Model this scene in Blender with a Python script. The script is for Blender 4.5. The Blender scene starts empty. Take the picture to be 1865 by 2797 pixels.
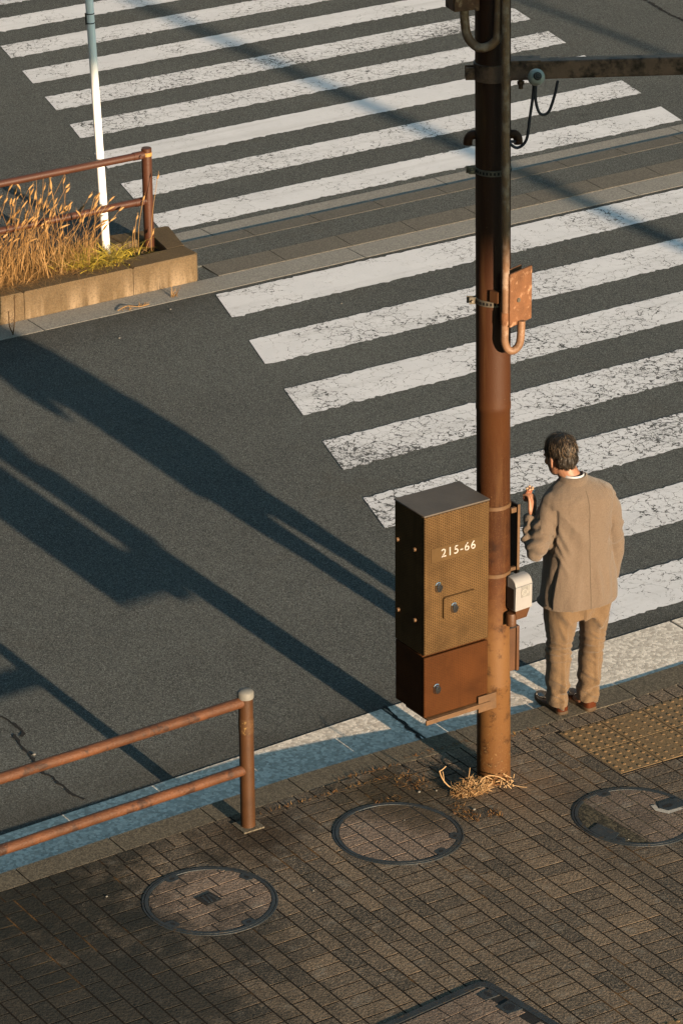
import bpy, bmesh, math, random
from math import sin, cos, pi, radians, sqrt, atan2
from mathutils import Vector, Matrix, noise

SC = bpy.context.scene
COL = SC.collection
random.seed(7)

# ------------------------------------------------------------------ camera
cam_d = bpy.data.cameras.new("camera")
cam = bpy.data.objects.new("camera", cam_d); COL.objects.link(cam)
CR = Vector((0.83899381, -0.54409262, -0.00725262))
CU = Vector((0.22625505, 0.33670282, 0.914024))
CF = Vector((0.49487174, 0.76850142, -0.40559528))
CAMLOC = Vector((-9.681514, -13.536358, 8.961887))
M = Matrix((CR, CU, -CF)).transposed().to_4x4(); M.translation = CAMLOC
cam.matrix_world = M
cam_d.sensor_fit = 'VERTICAL'; cam_d.sensor_height = 36.0; cam_d.sensor_width = 24.0
cam_d.lens = 122.279
cam_d.clip_start = 0.1; cam_d.clip_end = 2000
SC.camera = cam

# ------------------------------------------------------------------ light
EL = radians(10.5)
w = bpy.data.worlds.new("World"); SC.world = w; w.use_nodes = True
nt = w.node_tree; bg = nt.nodes["Background"]
sky = nt.nodes.new("ShaderNodeTexSky"); sky.sky_type = 'NISHITA'; sky.sun_disc = False
sky.sun_elevation = EL; sky.sun_rotation = pi
sky.air_density = 1.0; sky.dust_density = 0.6; sky.ozone_density = 1.6
tint = nt.nodes.new("ShaderNodeMixRGB"); tint.blend_type = 'MULTIPLY'; tint.inputs[0].default_value = 1.0
tint.inputs[2].default_value = (0.90, 1.12, 0.95, 1)
nt.links.new(sky.outputs[0], tint.inputs[1]); nt.links.new(tint.outputs[0], bg.inputs[0]); bg.inputs[1].default_value = 0.070
sun_d = bpy.data.lights.new("sun", 'SUN'); sun = bpy.data.objects.new("sun", sun_d); COL.objects.link(sun)
sun_d.energy = 3.4; sun_d.angle = radians(0.65); sun_d.color = (1.0, 0.75, 0.50)
sun.rotation_euler = (pi/2 - EL, 0, 0)
SC.view_settings.view_transform = 'Standard'; SC.view_settings.look = 'None'
SC.view_settings.exposure = 2.05; SC.view_settings.gamma = 1.0
SC.render.film_transparent = False
try:
    SC.cycles.max_bounces = 6
except Exception:
    pass

# ------------------------------------------------------------------ helpers
def loose(mb):
    p=list(range(len(mb.v)))
    def fd(a):
        while p[a]!=a: p[a]=p[p[a]]; a=p[a]
        return a
    for f_ in mb.f:
        for i in f_[1:]: p[fd(i)]=fd(f_[0])
    g={}
    for f_,t_ in zip(mb.f,mb.t): g.setdefault(fd(f_[0]),[]).append((f_,t_))
    out=[]
    for fl in g.values():
        q=MB(); ix={}
        for f_,t_ in fl:
            for i in f_:
                if i not in ix: ix[i]=len(q.v); q.v.append(mb.v[i])
            q.f.append(tuple(ix[i] for i in f_)); q.t.append(t_)
        out.append(q)
    return out
class MB:
    """collects vertices and faces for one mesh"""
    def __init__(s): s.v = []; s.f = []; s.t = []
    def add(s, vs, fs, tint=0.5):
        o = len(s.v); s.v += [tuple(p) for p in vs]
        for f in fs: s.f.append(tuple(i+o for i in f)); s.t.append(tint)
    def box(s, c, d, R=None, tint=.5):
        x, y, z = d[0]/2, d[1]/2, d[2]/2
        vs = [Vector((i*x, j*y, k*z)) for i in (-1,1) for j in (-1,1) for k in (-1,1)]
        if R is not None: vs = [R @ p for p in vs]
        vs = [p + Vector(c) for p in vs]
        s.add(vs, [(0,1,3,2),(4,6,7,5),(0,4,5,1),(2,3,7,6),(0,2,6,4),(1,5,7,3)], tint)
    def bx(s, x0, x1, y0, y1, z0, z1, tint=.5):
        s.box(((x0+x1)/2,(y0+y1)/2,(z0+z1)/2),(x1-x0,y1-y0,z1-z0),None,tint)
    def tube(s, path, r, n=12, cap=True, tint=.5):
        P = [Vector(p) for p in path]; rs = r if isinstance(r,(list,tuple)) else [r]*len(P)
        prev = None; rings = []
        for i,p in enumerate(P):
            t = (P[min(i+1,len(P)-1)] - P[max(i-1,0)]).normalized()
            if prev is None:
                a = Vector((0,0,1)) if abs(t.z) < .9 else Vector((1,0,0))
                u = t.cross(a).normalized()
            else:
                u = (prev - t*prev.dot(t)).normalized()
            v = t.cross(u); prev = u
            rings.append([p + (u*cos(2*pi*k/n) + v*sin(2*pi*k/n))*rs[i] for k in range(n)])
        vs = [q for R in rings for q in R]; fs = []
        for i in range(len(P)-1):
            for k in range(n):
                a=i*n+k; b=i*n+(k+1)%n; fs.append((a,b,b+n,a+n))
        if cap: fs.append(tuple(range(n-1,-1,-1))); m=(len(P)-1)*n; fs.append(tuple(range(m,m+n)))
        s.add(vs, fs, tint)
    def lathe(s, prof, c=(0,0,0), n=32, tint=.5, R=None, cap=True):
        vs=[]; fs=[]; c=Vector(c)
        for r,z in prof:
            for k in range(n):
                p=Vector((r*cos(2*pi*k/n), r*sin(2*pi*k/n), z))
                if R is not None: p=R@p
                vs.append(p+c)
        for i in range(len(prof)-1):
            for k in range(n):
                a=i*n+k; b=i*n+(k+1)%n; fs.append((a,b,b+n,a+n))
        if cap: fs.append(tuple(range(n-1,-1,-1))); m=(len(prof)-1)*n; fs.append(tuple(range(m,m+n)))
        s.add(vs,fs,tint)
    def ball(s, c, r, n=16, m=10, R=None, tint=.5):
        c=Vector(c); r = r if isinstance(r,(tuple,list)) else (r,r,r)
        vs=[]; fs=[]
        for i in range(1,m):
            th=pi*i/m
            for k in range(n):
                p=Vector((r[0]*sin(th)*cos(2*pi*k/n), r[1]*sin(th)*sin(2*pi*k/n), -r[2]*cos(th)))
                if R is not None: p=R@p
                vs.append(p+c)
        b=Vector((0,0,-r[2])); t=Vector((0,0,r[2]))
        if R is not None: b=R@b; t=R@t
        vs+= [b+c,t+c]
        for i in range(m-2):
            for k in range(n):
                a=i*n+k; q=i*n+(k+1)%n; fs.append((a,q,q+n,a+n))
        B=(m-1)*n; T=B+1
        for k in range(n):
            fs.append((B,(k+1)%n,k)); a=(m-2)*n; fs.append((T,a+k,a+(k+1)%n))
        s.add(vs,fs,tint)
    def prism(s, poly, z0, z1, zf=None, ch=0, tint=.5):
        """polygon (ccw, xy) extruded from z0 to z1; zf adds a ground height; ch = top chamfer"""
        n=len(poly); cx=sum(p[0] for p in poly)/n; cy=sum(p[1] for p in poly)/n
        g=(lambda x,y:0) if zf is None else zf
        vs=[(x,y,z0+g(x,y)) for x,y in poly]
        fs=[]
        if ch:
            vs+=[(x,y,z1-ch*.8+g(x,y)) for x,y in poly]
            for x,y in poly:
                d=max(1e-4,sqrt((x-cx)**2+(y-cy)**2)); k=min(.35,ch*1.25/d)
                X=x+(cx-x)*k; Y=y+(cy-y)*k; vs.append((X,Y,z1+g(X,Y)))
            lv=3
        else:
            vs+=[(x,y,z1+g(x,y)) for x,y in poly]; lv=2
        for L in range(lv-1):
            for k in range(n):
                a=L*n+k; b=L*n+(k+1)%n; fs.append((a,b,b+n,a+n))
        fs.append(tuple(range((lv-1)*n,lv*n)))
        s.add(vs,fs,tint)
    def split(s, *a, **k): return [q.build(*a, **k) for q in loose(s)]
    def build(s, name, m, parent=None, smooth=False, bevel=0, loc=None, angle=40):
        me=bpy.data.meshes.new(name); me.from_pydata(s.v,[],s.f); me.update()
        at=me.attributes.new("tint",'FLOAT','FACE'); at.data.foreach_set("value",s.t)
        bm=bmesh.new(); bm.from_mesh(me); bmesh.ops.recalc_face_normals(bm,faces=bm.faces); bm.to_mesh(me); bm.free()
        if smooth:
            me.shade_smooth(); me.set_sharp_from_angle(angle=radians(angle))
        me.materials.append(m)
        o=bpy.data.objects.new(name,me); COL.objects.link(o)
        if parent is not None: o.parent=parent
        if loc is not None: o.location=loc
        if bevel:
            b=o.modifiers.new("bevel",'BEVEL'); b.width=bevel; b.segments=2; b.limit_method='ANGLE'; b.angle_limit=radians(50)
            me.shade_smooth(); me.set_sharp_from_angle(angle=radians(30))
        return o

def tag(o, label, cat, group=None, kind=None):
    if label: o["label"]=label
    if cat: o["category"]=cat
    if group: o["group"]=group
    if kind: o["kind"]=kind
    return o
def thing(name, label, cat, loc, group=None):
    o=bpy.data.objects.new(name,None); COL.objects.link(o); o.location=loc; o.empty_display_size=.1
    return tag(o,label,cat,group)
def struct(o): o["kind"]="structure"; return o

def rot2(x,y,a): return (x*cos(a)-y*sin(a), x*sin(a)+y*cos(a))
def clip(poly, px, py, nx, ny):
    """keep the side where (p-p0).n <= 0"""
    out=[]; n=len(poly)
    for i in range(n):
        a=poly[i]; b=poly[(i+1)%n]
        da=(a[0]-px)*nx+(a[1]-py)*ny; db=(b[0]-px)*nx+(b[1]-py)*ny
        if da<=0: out.append(a)
        if (da<0<db) or (db<0<da):
            t=da/(da-db); out.append((a[0]+(b[0]-a[0])*t,a[1]+(b[1]-a[1])*t))
    return out
def area(p): return .5*sum(p[i][0]*p[(i+1)%len(p)][1]-p[(i+1)%len(p)][0]*p[i][1] for i in range(len(p)))

# pavement height: raised kerb on the left, dropped for the crossing on the right
GZT=((-3.2,.108),(-1.0,.094),(-.7,.086),(-.2,.058),(.3,.034),(1.0,.012))
def gz(x, y=0):
    for (a,p),(b,q) in zip(GZT[:-1],GZT[1:]):
        if x<=b:
            if x<=a: return p
            t=(x-a)/(b-a); return p+(q-p)*t
    return GZT[-1][1]
def kf(x): return .515 + (.04*x if x<0 else 0)      # kerb front
def ki(x): return .325 + (.03*x if x<0 else 0)      # kerb inner edge
def go(x): return 1.02 + (.04*x if x<0 else 0)      # gutter outer edge

# ------------------------------------------------------------------ materials
class NT:
    def __init__(s,name):
        s.m=bpy.data.materials.new(name); s.m.use_nodes=True; s.t=s.m.node_tree
        s.p=s.t.nodes["Principled BSDF"]
        s.co=s.t.nodes.new("ShaderNodeTexCoord").outputs["Object"]
    def n(s,typ,**k):
        nd=s.t.nodes.new("ShaderNode"+typ)
        for a,v in k.items(): setattr(nd,a,v)
        return nd
    def link(s,a,b): s.t.links.new(a,b)
    def setin(s,nd,i,v):
        if hasattr(v,"links") or isinstance(v,bpy.types.NodeSocket): s.link(v,nd.inputs[i])
        else: nd.inputs[i].default_value=v
    def noise(s,scale,detail=3,rough=.55,vec=None,dist=0):
        nd=s.n("TexNoise"); s.link(vec or s.co,nd.inputs["Vector"])
        nd.inputs["Scale"].default_value=scale; nd.inputs["Detail"].default_value=detail; nd.inputs["Roughness"].default_value=rough
        nd.inputs["Distortion"].default_value=dist
        return nd.outputs["Fac"]
    def noisec(s,scale,detail=2,vec=None):
        nd=s.n("TexNoise"); s.link(vec or s.co,nd.inputs["Vector"]); nd.inputs["Scale"].default_value=scale; nd.inputs["Detail"].default_value=detail
        return nd.outputs["Color"]
    def voro(s,scale,feature='F1',vec=None,out="Color",rand=1):
        nd=s.n("TexVoronoi",feature=feature); s.link(vec or s.co,nd.inputs["Vector"]); nd.inputs["Scale"].default_value=scale
        nd.inputs["Randomness"].default_value=rand
        return nd.outputs[out]
    def math(s,op,a,b=None,c=None,clamp=False):
        nd=s.n("Math",operation=op,use_clamp=clamp); s.setin(nd,0,a)
        if b is not None: s.setin(nd,1,b)
        if c is not None: s.setin(nd,2,c)
        return nd.outputs[0]
    def ramp(s,fac,stops,interp='LINEAR'):
        nd=s.n("ValToRGB"); s.link(fac,nd.inputs[0]); cr=nd.color_ramp; cr.interpolation=interp
        while len(cr.elements)<len(stops): cr.elements.new(.5)
        for e,(p,c) in zip(cr.elements,stops):
            e.position=p; e.color=(c,c,c,1) if isinstance(c,(int,float)) else (*c,1)
        return nd.outputs[0]
    def step(s,fac,lo,hi,a=0.,b=1.):
        nd=s.n("MapRange"); s.link(fac,nd.inputs[0]); nd.inputs[1].default_value=lo; nd.inputs[2].default_value=hi
        nd.inputs[3].default_value=a; nd.inputs[4].default_value=b
        return nd.outputs[0]
    def mix(s,f,a,b,blend='MIX'):
        nd=s.n("MixRGB",blend_type=blend); s.setin(nd,0,f)
        for i,v in ((1,a),(2,b)):
            if isinstance(v,bpy.types.NodeSocket): s.link(v,nd.inputs[i])
            else: nd.inputs[i].default_value=(*v,1) if not isinstance(v,(int,float)) else (v,v,v,1)
        return nd.outputs[0]
    def attr(s,name,typ='GEOMETRY'):
        nd=s.n("Attribute",attribute_name=name,attribute_type=typ); return nd.outputs["Fac"]
    def xyz(s,vec=None):
        nd=s.n("SeparateXYZ"); s.link(vec or s.co,nd.inputs[0]); return nd.outputs
    def scaled(s,x,y,z,vec=None):
        nd=s.n("Mapping"); s.link(vec or s.co,nd.inputs[0]); nd.inputs["Scale"].default_value=(x,y,z); return nd.outputs[0]
    def bump(s,h,dist,strength=1.,normal=None):
        nd=s.n("Bump"); s.link(h,nd.inputs["Height"]); nd.inputs["Distance"].default_value=dist; nd.inputs["Strength"].default_value=strength
        if normal is not None: s.link(normal,nd.inputs["Normal"])
        return nd.outputs[0]
    def out(s,col=None,rough=.8,bump=None,metal=0,spec=.3):
        p=s.p
        if col is not None:
            if isinstance(col,bpy.types.NodeSocket): s.link(col,p.inputs["Base Color"])
            else: p.inputs["Base Color"].default_value=(*col,1)
        s.setin(p,"Roughness",rough); p.inputs["Metallic"].default_value=metal; p.inputs["Specular IOR Level"].default_value=spec
        if bump is not None: s.link(bump,p.inputs["Normal"])
        return s.m
def sc(c,k): return tuple(min(1,x*k) for x in c)

def worn(name,c,rough=.7,var=.35,s1=6,s2=60,bump=.002,metal=0,spec=.3,c2=None,lo=.45,hi=.65):
    N=NT(name); a=N.noise(s1,4); b=N.noise(s2,3)
    col=N.mix(N.step(a,.3,.7),sc(c,1-var),sc(c,1+var))
    col=N.mix(N.step(b,.3,.7,0,.5),col,sc(c,1-var*.8))
    if c2 is not None: col=N.mix(N.step(N.noise(s1*1.7,5,.65),lo,hi),col,c2)
    return N.out(col,rough,N.bump(b,bump),metal,spec)

# asphalt
def make_asphalt():
    N=NT("asphalt"); S_=175
    g=N.n("RGBToBW"); N.link(N.voro(S_),g.inputs[0])
    spk=N.math('POWER',g.outputs[0],3.0)
    big=N.noise(.55,4,.6); mid=N.noise(6,3)
    base=N.mix(N.step(big,.3,.7),(.082,.090,.090),(.110,.119,.116))
    lane=N.noise(1,3,.55,vec=N.scaled(.12,.9,1)); base=N.mix(N.step(lane,.42,.62,0,.45),base,(.069,.074,.074))
    base=N.mix(N.step(mid,.35,.7,0,.3),base,(.071,.076,.075))
    col=N.mix(N.step(spk,.1,.8,0,.75),base,(.26,.275,.27))
    col=N.mix(N.step(g.outputs[0],.40,.2,0,.6),col,(.022,.023,.024))
    dirt=N.noise(.9,5,.7,dist=.4); col=N.mix(N.step(dirt,.56,.75,0,.35),col,(.075,.062,.044))
    spot=N.noise(2.6,3,.5); col=N.mix(N.step(spot,.68,.76,0,.5),col,(.030,.031,.031))
    Y=N.xyz()[1]
    e1=N.step(N.math('ADD',Y,N.math('MULTIPLY',N.noise(2.2,3),.7)),1.2,1.75,.5,0)        # grime gathered along the kerbs
    e2=N.step(N.math('ADD',Y,N.math('MULTIPLY',N.noise(2.4,3),-.6)),6.55,7.1,0,.45)
    e2=N.math('MULTIPLY',e2,N.math('LESS_THAN',Y,7.5))
    col=N.mix(N.math('MAXIMUM',e1,e2),col,(.036,.033,.028))
    h=N.math('ADD',N.voro(S_,out="Distance"),N.noise(300,2))
    return N.out(col,.92,N.bump(h,.011,.95),0,.12)
ASPH=make_asphalt()

def make_paint():
    N=NT("road_paint")
    wear=N.attr("wear",'OBJECT'); seed=N.attr("seed",'OBJECT')
    warp=N.n("VectorMath",operation='MULTIPLY_ADD'); N.link(N.noisec(5.0,3),warp.inputs[0]); warp.inputs[1].default_value=(.16,.16,.16); N.link(N.co,warp.inputs[2])
    warp2=N.n("VectorMath",operation='MULTIPLY_ADD'); N.link(N.noisec(40,2),warp2.inputs[0]); warp2.inputs[1].default_value=(.035,.035,.035); N.link(warp.outputs[0],warp2.inputs[2])
    vv=warp2.outputs[0]
    e1=N.voro(8.5,'DISTANCE_TO_EDGE',vec=vv,out="Distance"); e2=N.voro(17,'DISTANCE_TO_EDGE',vec=vv,out="Distance"); e3=N.voro(38,'DISTANCE_TO_EDGE',vec=vv,out="Distance")
    zone=N.math('ADD',N.noise(.8,3,.5),N.math('MULTIPLY',wear,.42))         # about .25 .. 1.1
    zone=N.math('ADD',zone,N.math('MULTIPLY',N.math('SUBTRACT',N.noise(1.9,3),.5),1.0))
    brk=N.noise(26,2)
    w1=N.math('MULTIPLY',N.step(zone,.44,1.0,0,.040),N.step(brk,.36,.58,.0,1.25)); w2=N.math('MULTIPLY',N.step(zone,.60,1.1,0,.058),N.step(brk,.38,.58,.0,1.25)); w3=N.math('MULTIPLY',N.step(zone,.92,1.22,0,.18),N.step(brk,.38,.58,.3,1.2))
    crk=N.math('MAXIMUM',N.math('LESS_THAN',e1,w1),N.math('MAXIMUM',N.math('LESS_THAN',e2,w2),N.math('LESS_THAN',e3,w3)))
    fl=N.math('GREATER_THAN',N.math('ADD',N.noise(75,3,.65),N.step(zone,.55,1.2,-.14,.14)),.72)
    crk=N.math('MAXIMUM',crk,fl)
    g=N.n("RGBToBW"); N.link(N.voro(135),g.inputs[0])
    asp=N.mix(g.outputs[0],(.014,.015,.015),(.065,.066,.062))
    st=N.noise(2.5,4,.6); fine=N.noise(160,2)
    wht=N.mix(N.step(st,.3,.7),(.58,.57,.585),(.67,.655,.67))
    wht=N.mix(N.step(fine,.35,.7,0,.3),wht,(.48,.475,.48))
    stain=N.noise(14,4,.65); wht=N.mix(N.step(stain,.58,.74,0,.25),wht,(.30,.27,.23))
    tyre=N.noise(1,3,.6,vec=N.scaled(.35,6,1)); wht=N.mix(N.step(tyre,.52,.72,0,.3),wht,(.33,.32,.31))
    col=N.mix(N.math('MULTIPLY',crk,.92),wht,asp)
    h=N.math('ADD',N.math('MULTIPLY',N.math('SUBTRACT',1.,crk),.8),N.math('MULTIPLY',fine,.35))
    return N.out(col,.85,N.bump(h,.004,.7),0,.2)
PAINT=make_paint()

def aggregate(name,cols,scale=75,joint=(.06,.06,.06),bd=.006,jw=.05):
    N=NT(name)
    g=N.n("RGBToBW"); N.link(N.voro(scale),g.inputs[0])
    e=N.voro(scale,'DISTANCE_TO_EDGE',out="Distance")
    col=N.ramp(g.outputs[0],[(.15,cols[0]),(.45,cols[1]),(.75,cols[2])])
    col=N.mix(N.step(e,0,jw,.4,0),col,joint)
    big=N.noise(1.4,4,.6); col=N.mix(N.step(big,.45,.72,0,.2),col,sc(cols[0],.9))
    sp=N.noise(3.5,4,.7); col=N.mix(N.step(sp,.70,.74,0,.5),col,(.05,.05,.05))
    h=N.math('MINIMUM',e,.12)
    return N.out(col,.85,N.bump(h,bd*1.6,.8),0,.2)
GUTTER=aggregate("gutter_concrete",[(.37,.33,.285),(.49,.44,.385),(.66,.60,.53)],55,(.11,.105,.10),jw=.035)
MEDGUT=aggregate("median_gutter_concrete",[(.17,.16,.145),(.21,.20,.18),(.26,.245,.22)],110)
KERBM=aggregate("kerb_concrete",[(.055,.047,.036),(.08,.068,.05),(.13,.11,.08)],130,(.04,.034,.026),.003)
MEDKERB=aggregate("median_kerb_concrete",[(.075,.068,.058),(.095,.088,.075),(.13,.118,.1)],120,(.05,.045,.04),.003)

def make_brick(name,a,b,c,mortar=False):
    N=NT(name); t=N.attr("tint")
    col=N.ramp(t,[(0.,a),(.5,b),(1.,c)])
    g=N.n("RGBToBW"); N.link(N.voro(190),g.inputs[0]); fine=g.outputs[0]
    col=N.mix(N.step(fine,.5,.85,0,.55),col,sc(c,1.9)); col=N.mix(N.step(fine,.4,.1,0,.65),col,sc(a,.35))
    big=N.noise(.8,4,.6,dist=.3); col=N.mix(N.step(big,.46,.68,0,.6),col,(.034,.032,.028))
    sp=N.noise(9,4,.7); col=N.mix(N.step(sp,.57,.72,0,.5),col,(.19,.175,.15))
    # rusty and mossy dirt washed out from pole foot and kerb, plus lower-left shade
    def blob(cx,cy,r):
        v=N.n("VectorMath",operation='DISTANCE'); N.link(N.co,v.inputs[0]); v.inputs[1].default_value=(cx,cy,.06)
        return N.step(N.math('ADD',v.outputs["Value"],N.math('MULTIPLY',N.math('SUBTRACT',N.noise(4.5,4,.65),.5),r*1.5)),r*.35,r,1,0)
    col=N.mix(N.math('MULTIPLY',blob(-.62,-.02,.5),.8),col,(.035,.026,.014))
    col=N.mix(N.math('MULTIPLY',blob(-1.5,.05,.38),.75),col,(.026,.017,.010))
    col=N.mix(N.math('MULTIPLY',blob(-2.75,.1,.95),.85),col,(.009,.010,.008))  # dark dirt at the left, deepened by soft shade put into the colour
    col=N.mix(N.math('MULTIPLY',blob(-3.1,-.9,1.5),.8),col,(.015,.017,.016))  # wide soft lower-left shade painted into the brick colour, over dirt
    col=N.mix(N.math('MULTIPLY',blob(.05,-.18,.42),.4),col,(.16,.10,.06))
    h=N.math('ADD',fine,N.noise(60,3))
    return N.out(col,.9,N.bump(h,.006,.8),0,.15)
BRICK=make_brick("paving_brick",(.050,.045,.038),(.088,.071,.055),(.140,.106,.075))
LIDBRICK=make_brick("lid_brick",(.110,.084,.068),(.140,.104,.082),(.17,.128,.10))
def make_joint():
    N=NT("joint_sand"); a=N.noise(3.2,4,.65); b=N.noise(220,2)
    col=N.mix(N.step(b,.3,.7),(.007,.006,.005),(.016,.013,.010))
    col=N.mix(N.step(a,.56,.70,0,.8),col,(.15,.08,.03))
    return N.out(col,.95,N.bump(b,.004),0,.1)
JOINT=make_joint()

def make_tactile():
    N=NT("tactile_tile"); g=N.n("RGBToBW"); N.link(N.voro(170),g.inputs[0]); fine=g.outputs[0]
    t=N.attr("tint")
    col=N.mix(N.step(fine,.2,.8),(.110,.074,.038),(.170,.115,.060))
    col=N.mix(N.step(N.noise(7,4,.7),.5,.7,0,.6),col,(.085,.068,.047))
    col=N.mix(N.step(t,.6,.9,0,.6),col,(.20,.12,.058))
    return N.out(col,.85,N.bump(fine,.004,.7),0,.2)
TACT=make_tactile()
IRON=worn("cast_iron",(.024,.030,.034),.55,.3,12,90,.003,.3,.4,(.05,.035,.02),.56,.68)
IRONDARK=worn("iron_shadow_gap",(.01,.01,.01),.8,.3)
GROUT=worn("pale_grout",(.30,.28,.25),.9,.25)
GRAVEL=aggregate("lid_gravel",[(.018,.017,.013),(.035,.031,.022),(.08,.068,.045)],85,(.012,.011,.009),.01)

def make_pole():
    N=NT("pole_paint"); X=N.xyz(); z=X[2]
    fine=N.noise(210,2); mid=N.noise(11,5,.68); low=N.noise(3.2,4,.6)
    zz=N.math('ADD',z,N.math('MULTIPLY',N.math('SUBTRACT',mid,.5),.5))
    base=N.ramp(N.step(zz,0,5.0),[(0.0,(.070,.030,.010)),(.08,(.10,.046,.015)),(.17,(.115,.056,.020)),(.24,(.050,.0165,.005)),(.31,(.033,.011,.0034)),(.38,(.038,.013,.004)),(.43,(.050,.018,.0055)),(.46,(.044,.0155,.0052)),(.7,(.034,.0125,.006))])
    speck=N.math('MULTIPLY',N.step(fine,.55,.72),N.step(z,2.3,1.7)); 
    col=N.mix(N.math('MULTIPLY',speck,.55),base,(.13,.07,.028))
    dk=N.math('MULTIPLY',N.step(N.math('ADD',mid,N.math('MULTIPLY',fine,.25)),.66,.8),N.step(z,2.1,1.5))
    col=N.mix(N.math('MULTIPLY',dk,.8),col,(.015,.006,.003))
    flk=N.math('MULTIPLY',N.step(N.noise(45,3,.7),.60,.68),N.step(z,.55,.1))
    run=N.noise(1,4,.65,vec=N.scaled(16,16,1.1)); col=N.mix(N.math('MULTIPLY',N.step(run,.56,.72),.45),col,(.10,.05,.02))
    chip=N.noise(70,4,.75); col=N.mix(N.math('MULTIPLY',N.step(chip,.66,.70),N.step(mid,.45,.6)),col,(.17,.11,.055))
    col=N.mix(N.math('MULTIPLY',flk,.7),col,(.2,.13,.06))
    return N.out(col,N.step(fine,.3,.7,.5,.68),N.bump(fine,.0022,.7),0,.16)
POLE=make_pole()
BROWN=worn("brown_paint",(.15,.085,.058),.5,.25,8,120,.0015,0,.2,(.02,.012,.008))
BROWN2=worn("brown_box_paint",(.060,.024,.008),.55,.25,8,120,.001,0,.4)
RUSTY=worn("rusty_primer",(.14,.062,.028),.75,.3,14,110,.003,0,.25,(.30,.17,.10),.55,.68)
CONDUIT=worn("conduit_paint",(.16,.085,.045),.55,.3,9,70,.002,0,.4,(.26,.18,.13),.5,.66)
RAILR=worn("rusty_rail_paint",(.075,.028,.011),.6,.45,7,90,.004,0,.3,(.030,.012,.006),.55,.62)
RAILP=worn("rail_post_paint",(.050,.021,.0075),.5,.25,9,150,.0015,0,.35)
RAILF=worn("far_rail_paint",(.050,.017,.008),.45,.2,6,120,.001,0,.4)
STEEL=worn("band_steel",(.16,.14,.11),.45,.3,20,90,.001,.6,.5)
BANDT=worn("painted_band",(.085,.044,.018),.6,.25,20,90,.001,0,.4)
DKST=worn("dark_steel",(.022,.017,.014),.5,.3,18,80,.001,.2,.4)
CHROME=NT("chrome").out((.55,.56,.58),.12,None,1,.5)
BLACK=worn("black_plastic",(.010,.010,.010),.5,.2)
CABLE=NT("cable_sheath").out((.012,.013,.022),.45,None,0,.5)
WHITEP=worn("white_box_plastic",(.205,.20,.20),.5,.06,5,60,.0005,0,.4)
CAPW=worn("grey_cap",(.125,.122,.112),.6,.2,20,90,.001,0,.3)
BALLM=worn("white_ceramic",(.30,.30,.27),.25,.15,20,90,.0005,0,.5,(.12,.10,.07),.58,.7)
WPOLE=worn("white_pole_paint",(.80,.80,.80),.5,.05,4,80,.0006,0,.35,(.20,.13,.08),.66,.74)
YEL=worn("reflective_band",(.30,.17,.05),.4,.15)
STICK=worn("worn_sticker",(.062,.030,.012),.6,.25,30,160,.0006,0,.3,(.18,.11,.04),.56,.64)
GREYST=worn("faded_sticker",(.17,.17,.165),.7,.15,40,200,.0003)
GREYST2=worn("faded_sticker_ink",(.24,.235,.225),.7,.15,40,200,.0003)
STENCIL=worn("stencil_paint",(.33,.31,.29),.7,.2,40,200,.0004,0,.2,(.14,.11,.08),.56,.66)

def make_cabinet(name,c,dots,dark=(.35),lab=None):
    N=NT(name); X=N.xyz(); x=X[0]; y=X[1]; z=X[2]
    u=N.math('ADD',x,y)
    px=.0245; pz=.0074
    row=N.math('FLOOR',N.math('DIVIDE',z,pz))
    off=N.math('MULTIPLY',N.math('MODULO',N.math('ABSOLUTE',row),2.0),px/2)
    fx=N.math('SUBTRACT',N.math('FRACT',N.math('DIVIDE',N.math('ADD',N.math('ADD',u,10.0),off),px)),.5)
    fz=N.math('SUBTRACT',N.math('FRACT',N.math('DIVIDE',N.math('ADD',z,10.0),pz)),.5)
    d=N.math('SQRT',N.math('ADD',N.math('POWER',N.math('MULTIPLY',fx,px),2.0),N.math('POWER',N.math('MULTIPLY',fz,pz),2.0)))
    hole=N.step(d,.0026,.0040,1,0)
    a=N.noise(4.5,4,.6); b=N.noise(120,2)
    col=N.mix(N.step(a,.3,.7),sc(c,.72),sc(c,1.25))
    col=N.mix(N.step(b,.4,.7,0,.3),col,sc(c,1.5))
    col=N.mix(N.math('MULTIPLY',hole,dots),col,sc(c,.28))
    st=N.noise(1,4,.6,vec=N.scaled(22,22,1.6)); col=N.mix(N.step(st,.52,.75,0,.5),col,sc(c,.5))
    sm=N.noise(2.6,5,.7,dist=.6); col=N.mix(N.step(sm,.52,.68,0,.5),col,sc(c,.45)); ch=N.noise(55,4,.75); col=N.mix(N.step(ch,.69,.72,0,.8),col,sc(c,2.2))
    return N.out(col,.7,N.bump(N.math('SUBTRACT',1.,hole),.003*dots,.7),0,.08)
CABU=make_cabinet("cabinet_upper_paint",(.076,.044,.018),.85)
CABL=make_cabinet("cabinet_lower_paint",(.047,.0165,.0045),.45)
CABTOP=worn("cabinet_top_paint",(.075,.062,.052),.6,.25,5,90,.001,0,.3)
CABLAB=worn("cabinet_label_panel",(.068,.040,.016),.6,.2,5,90,.001,0,.1)

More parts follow.
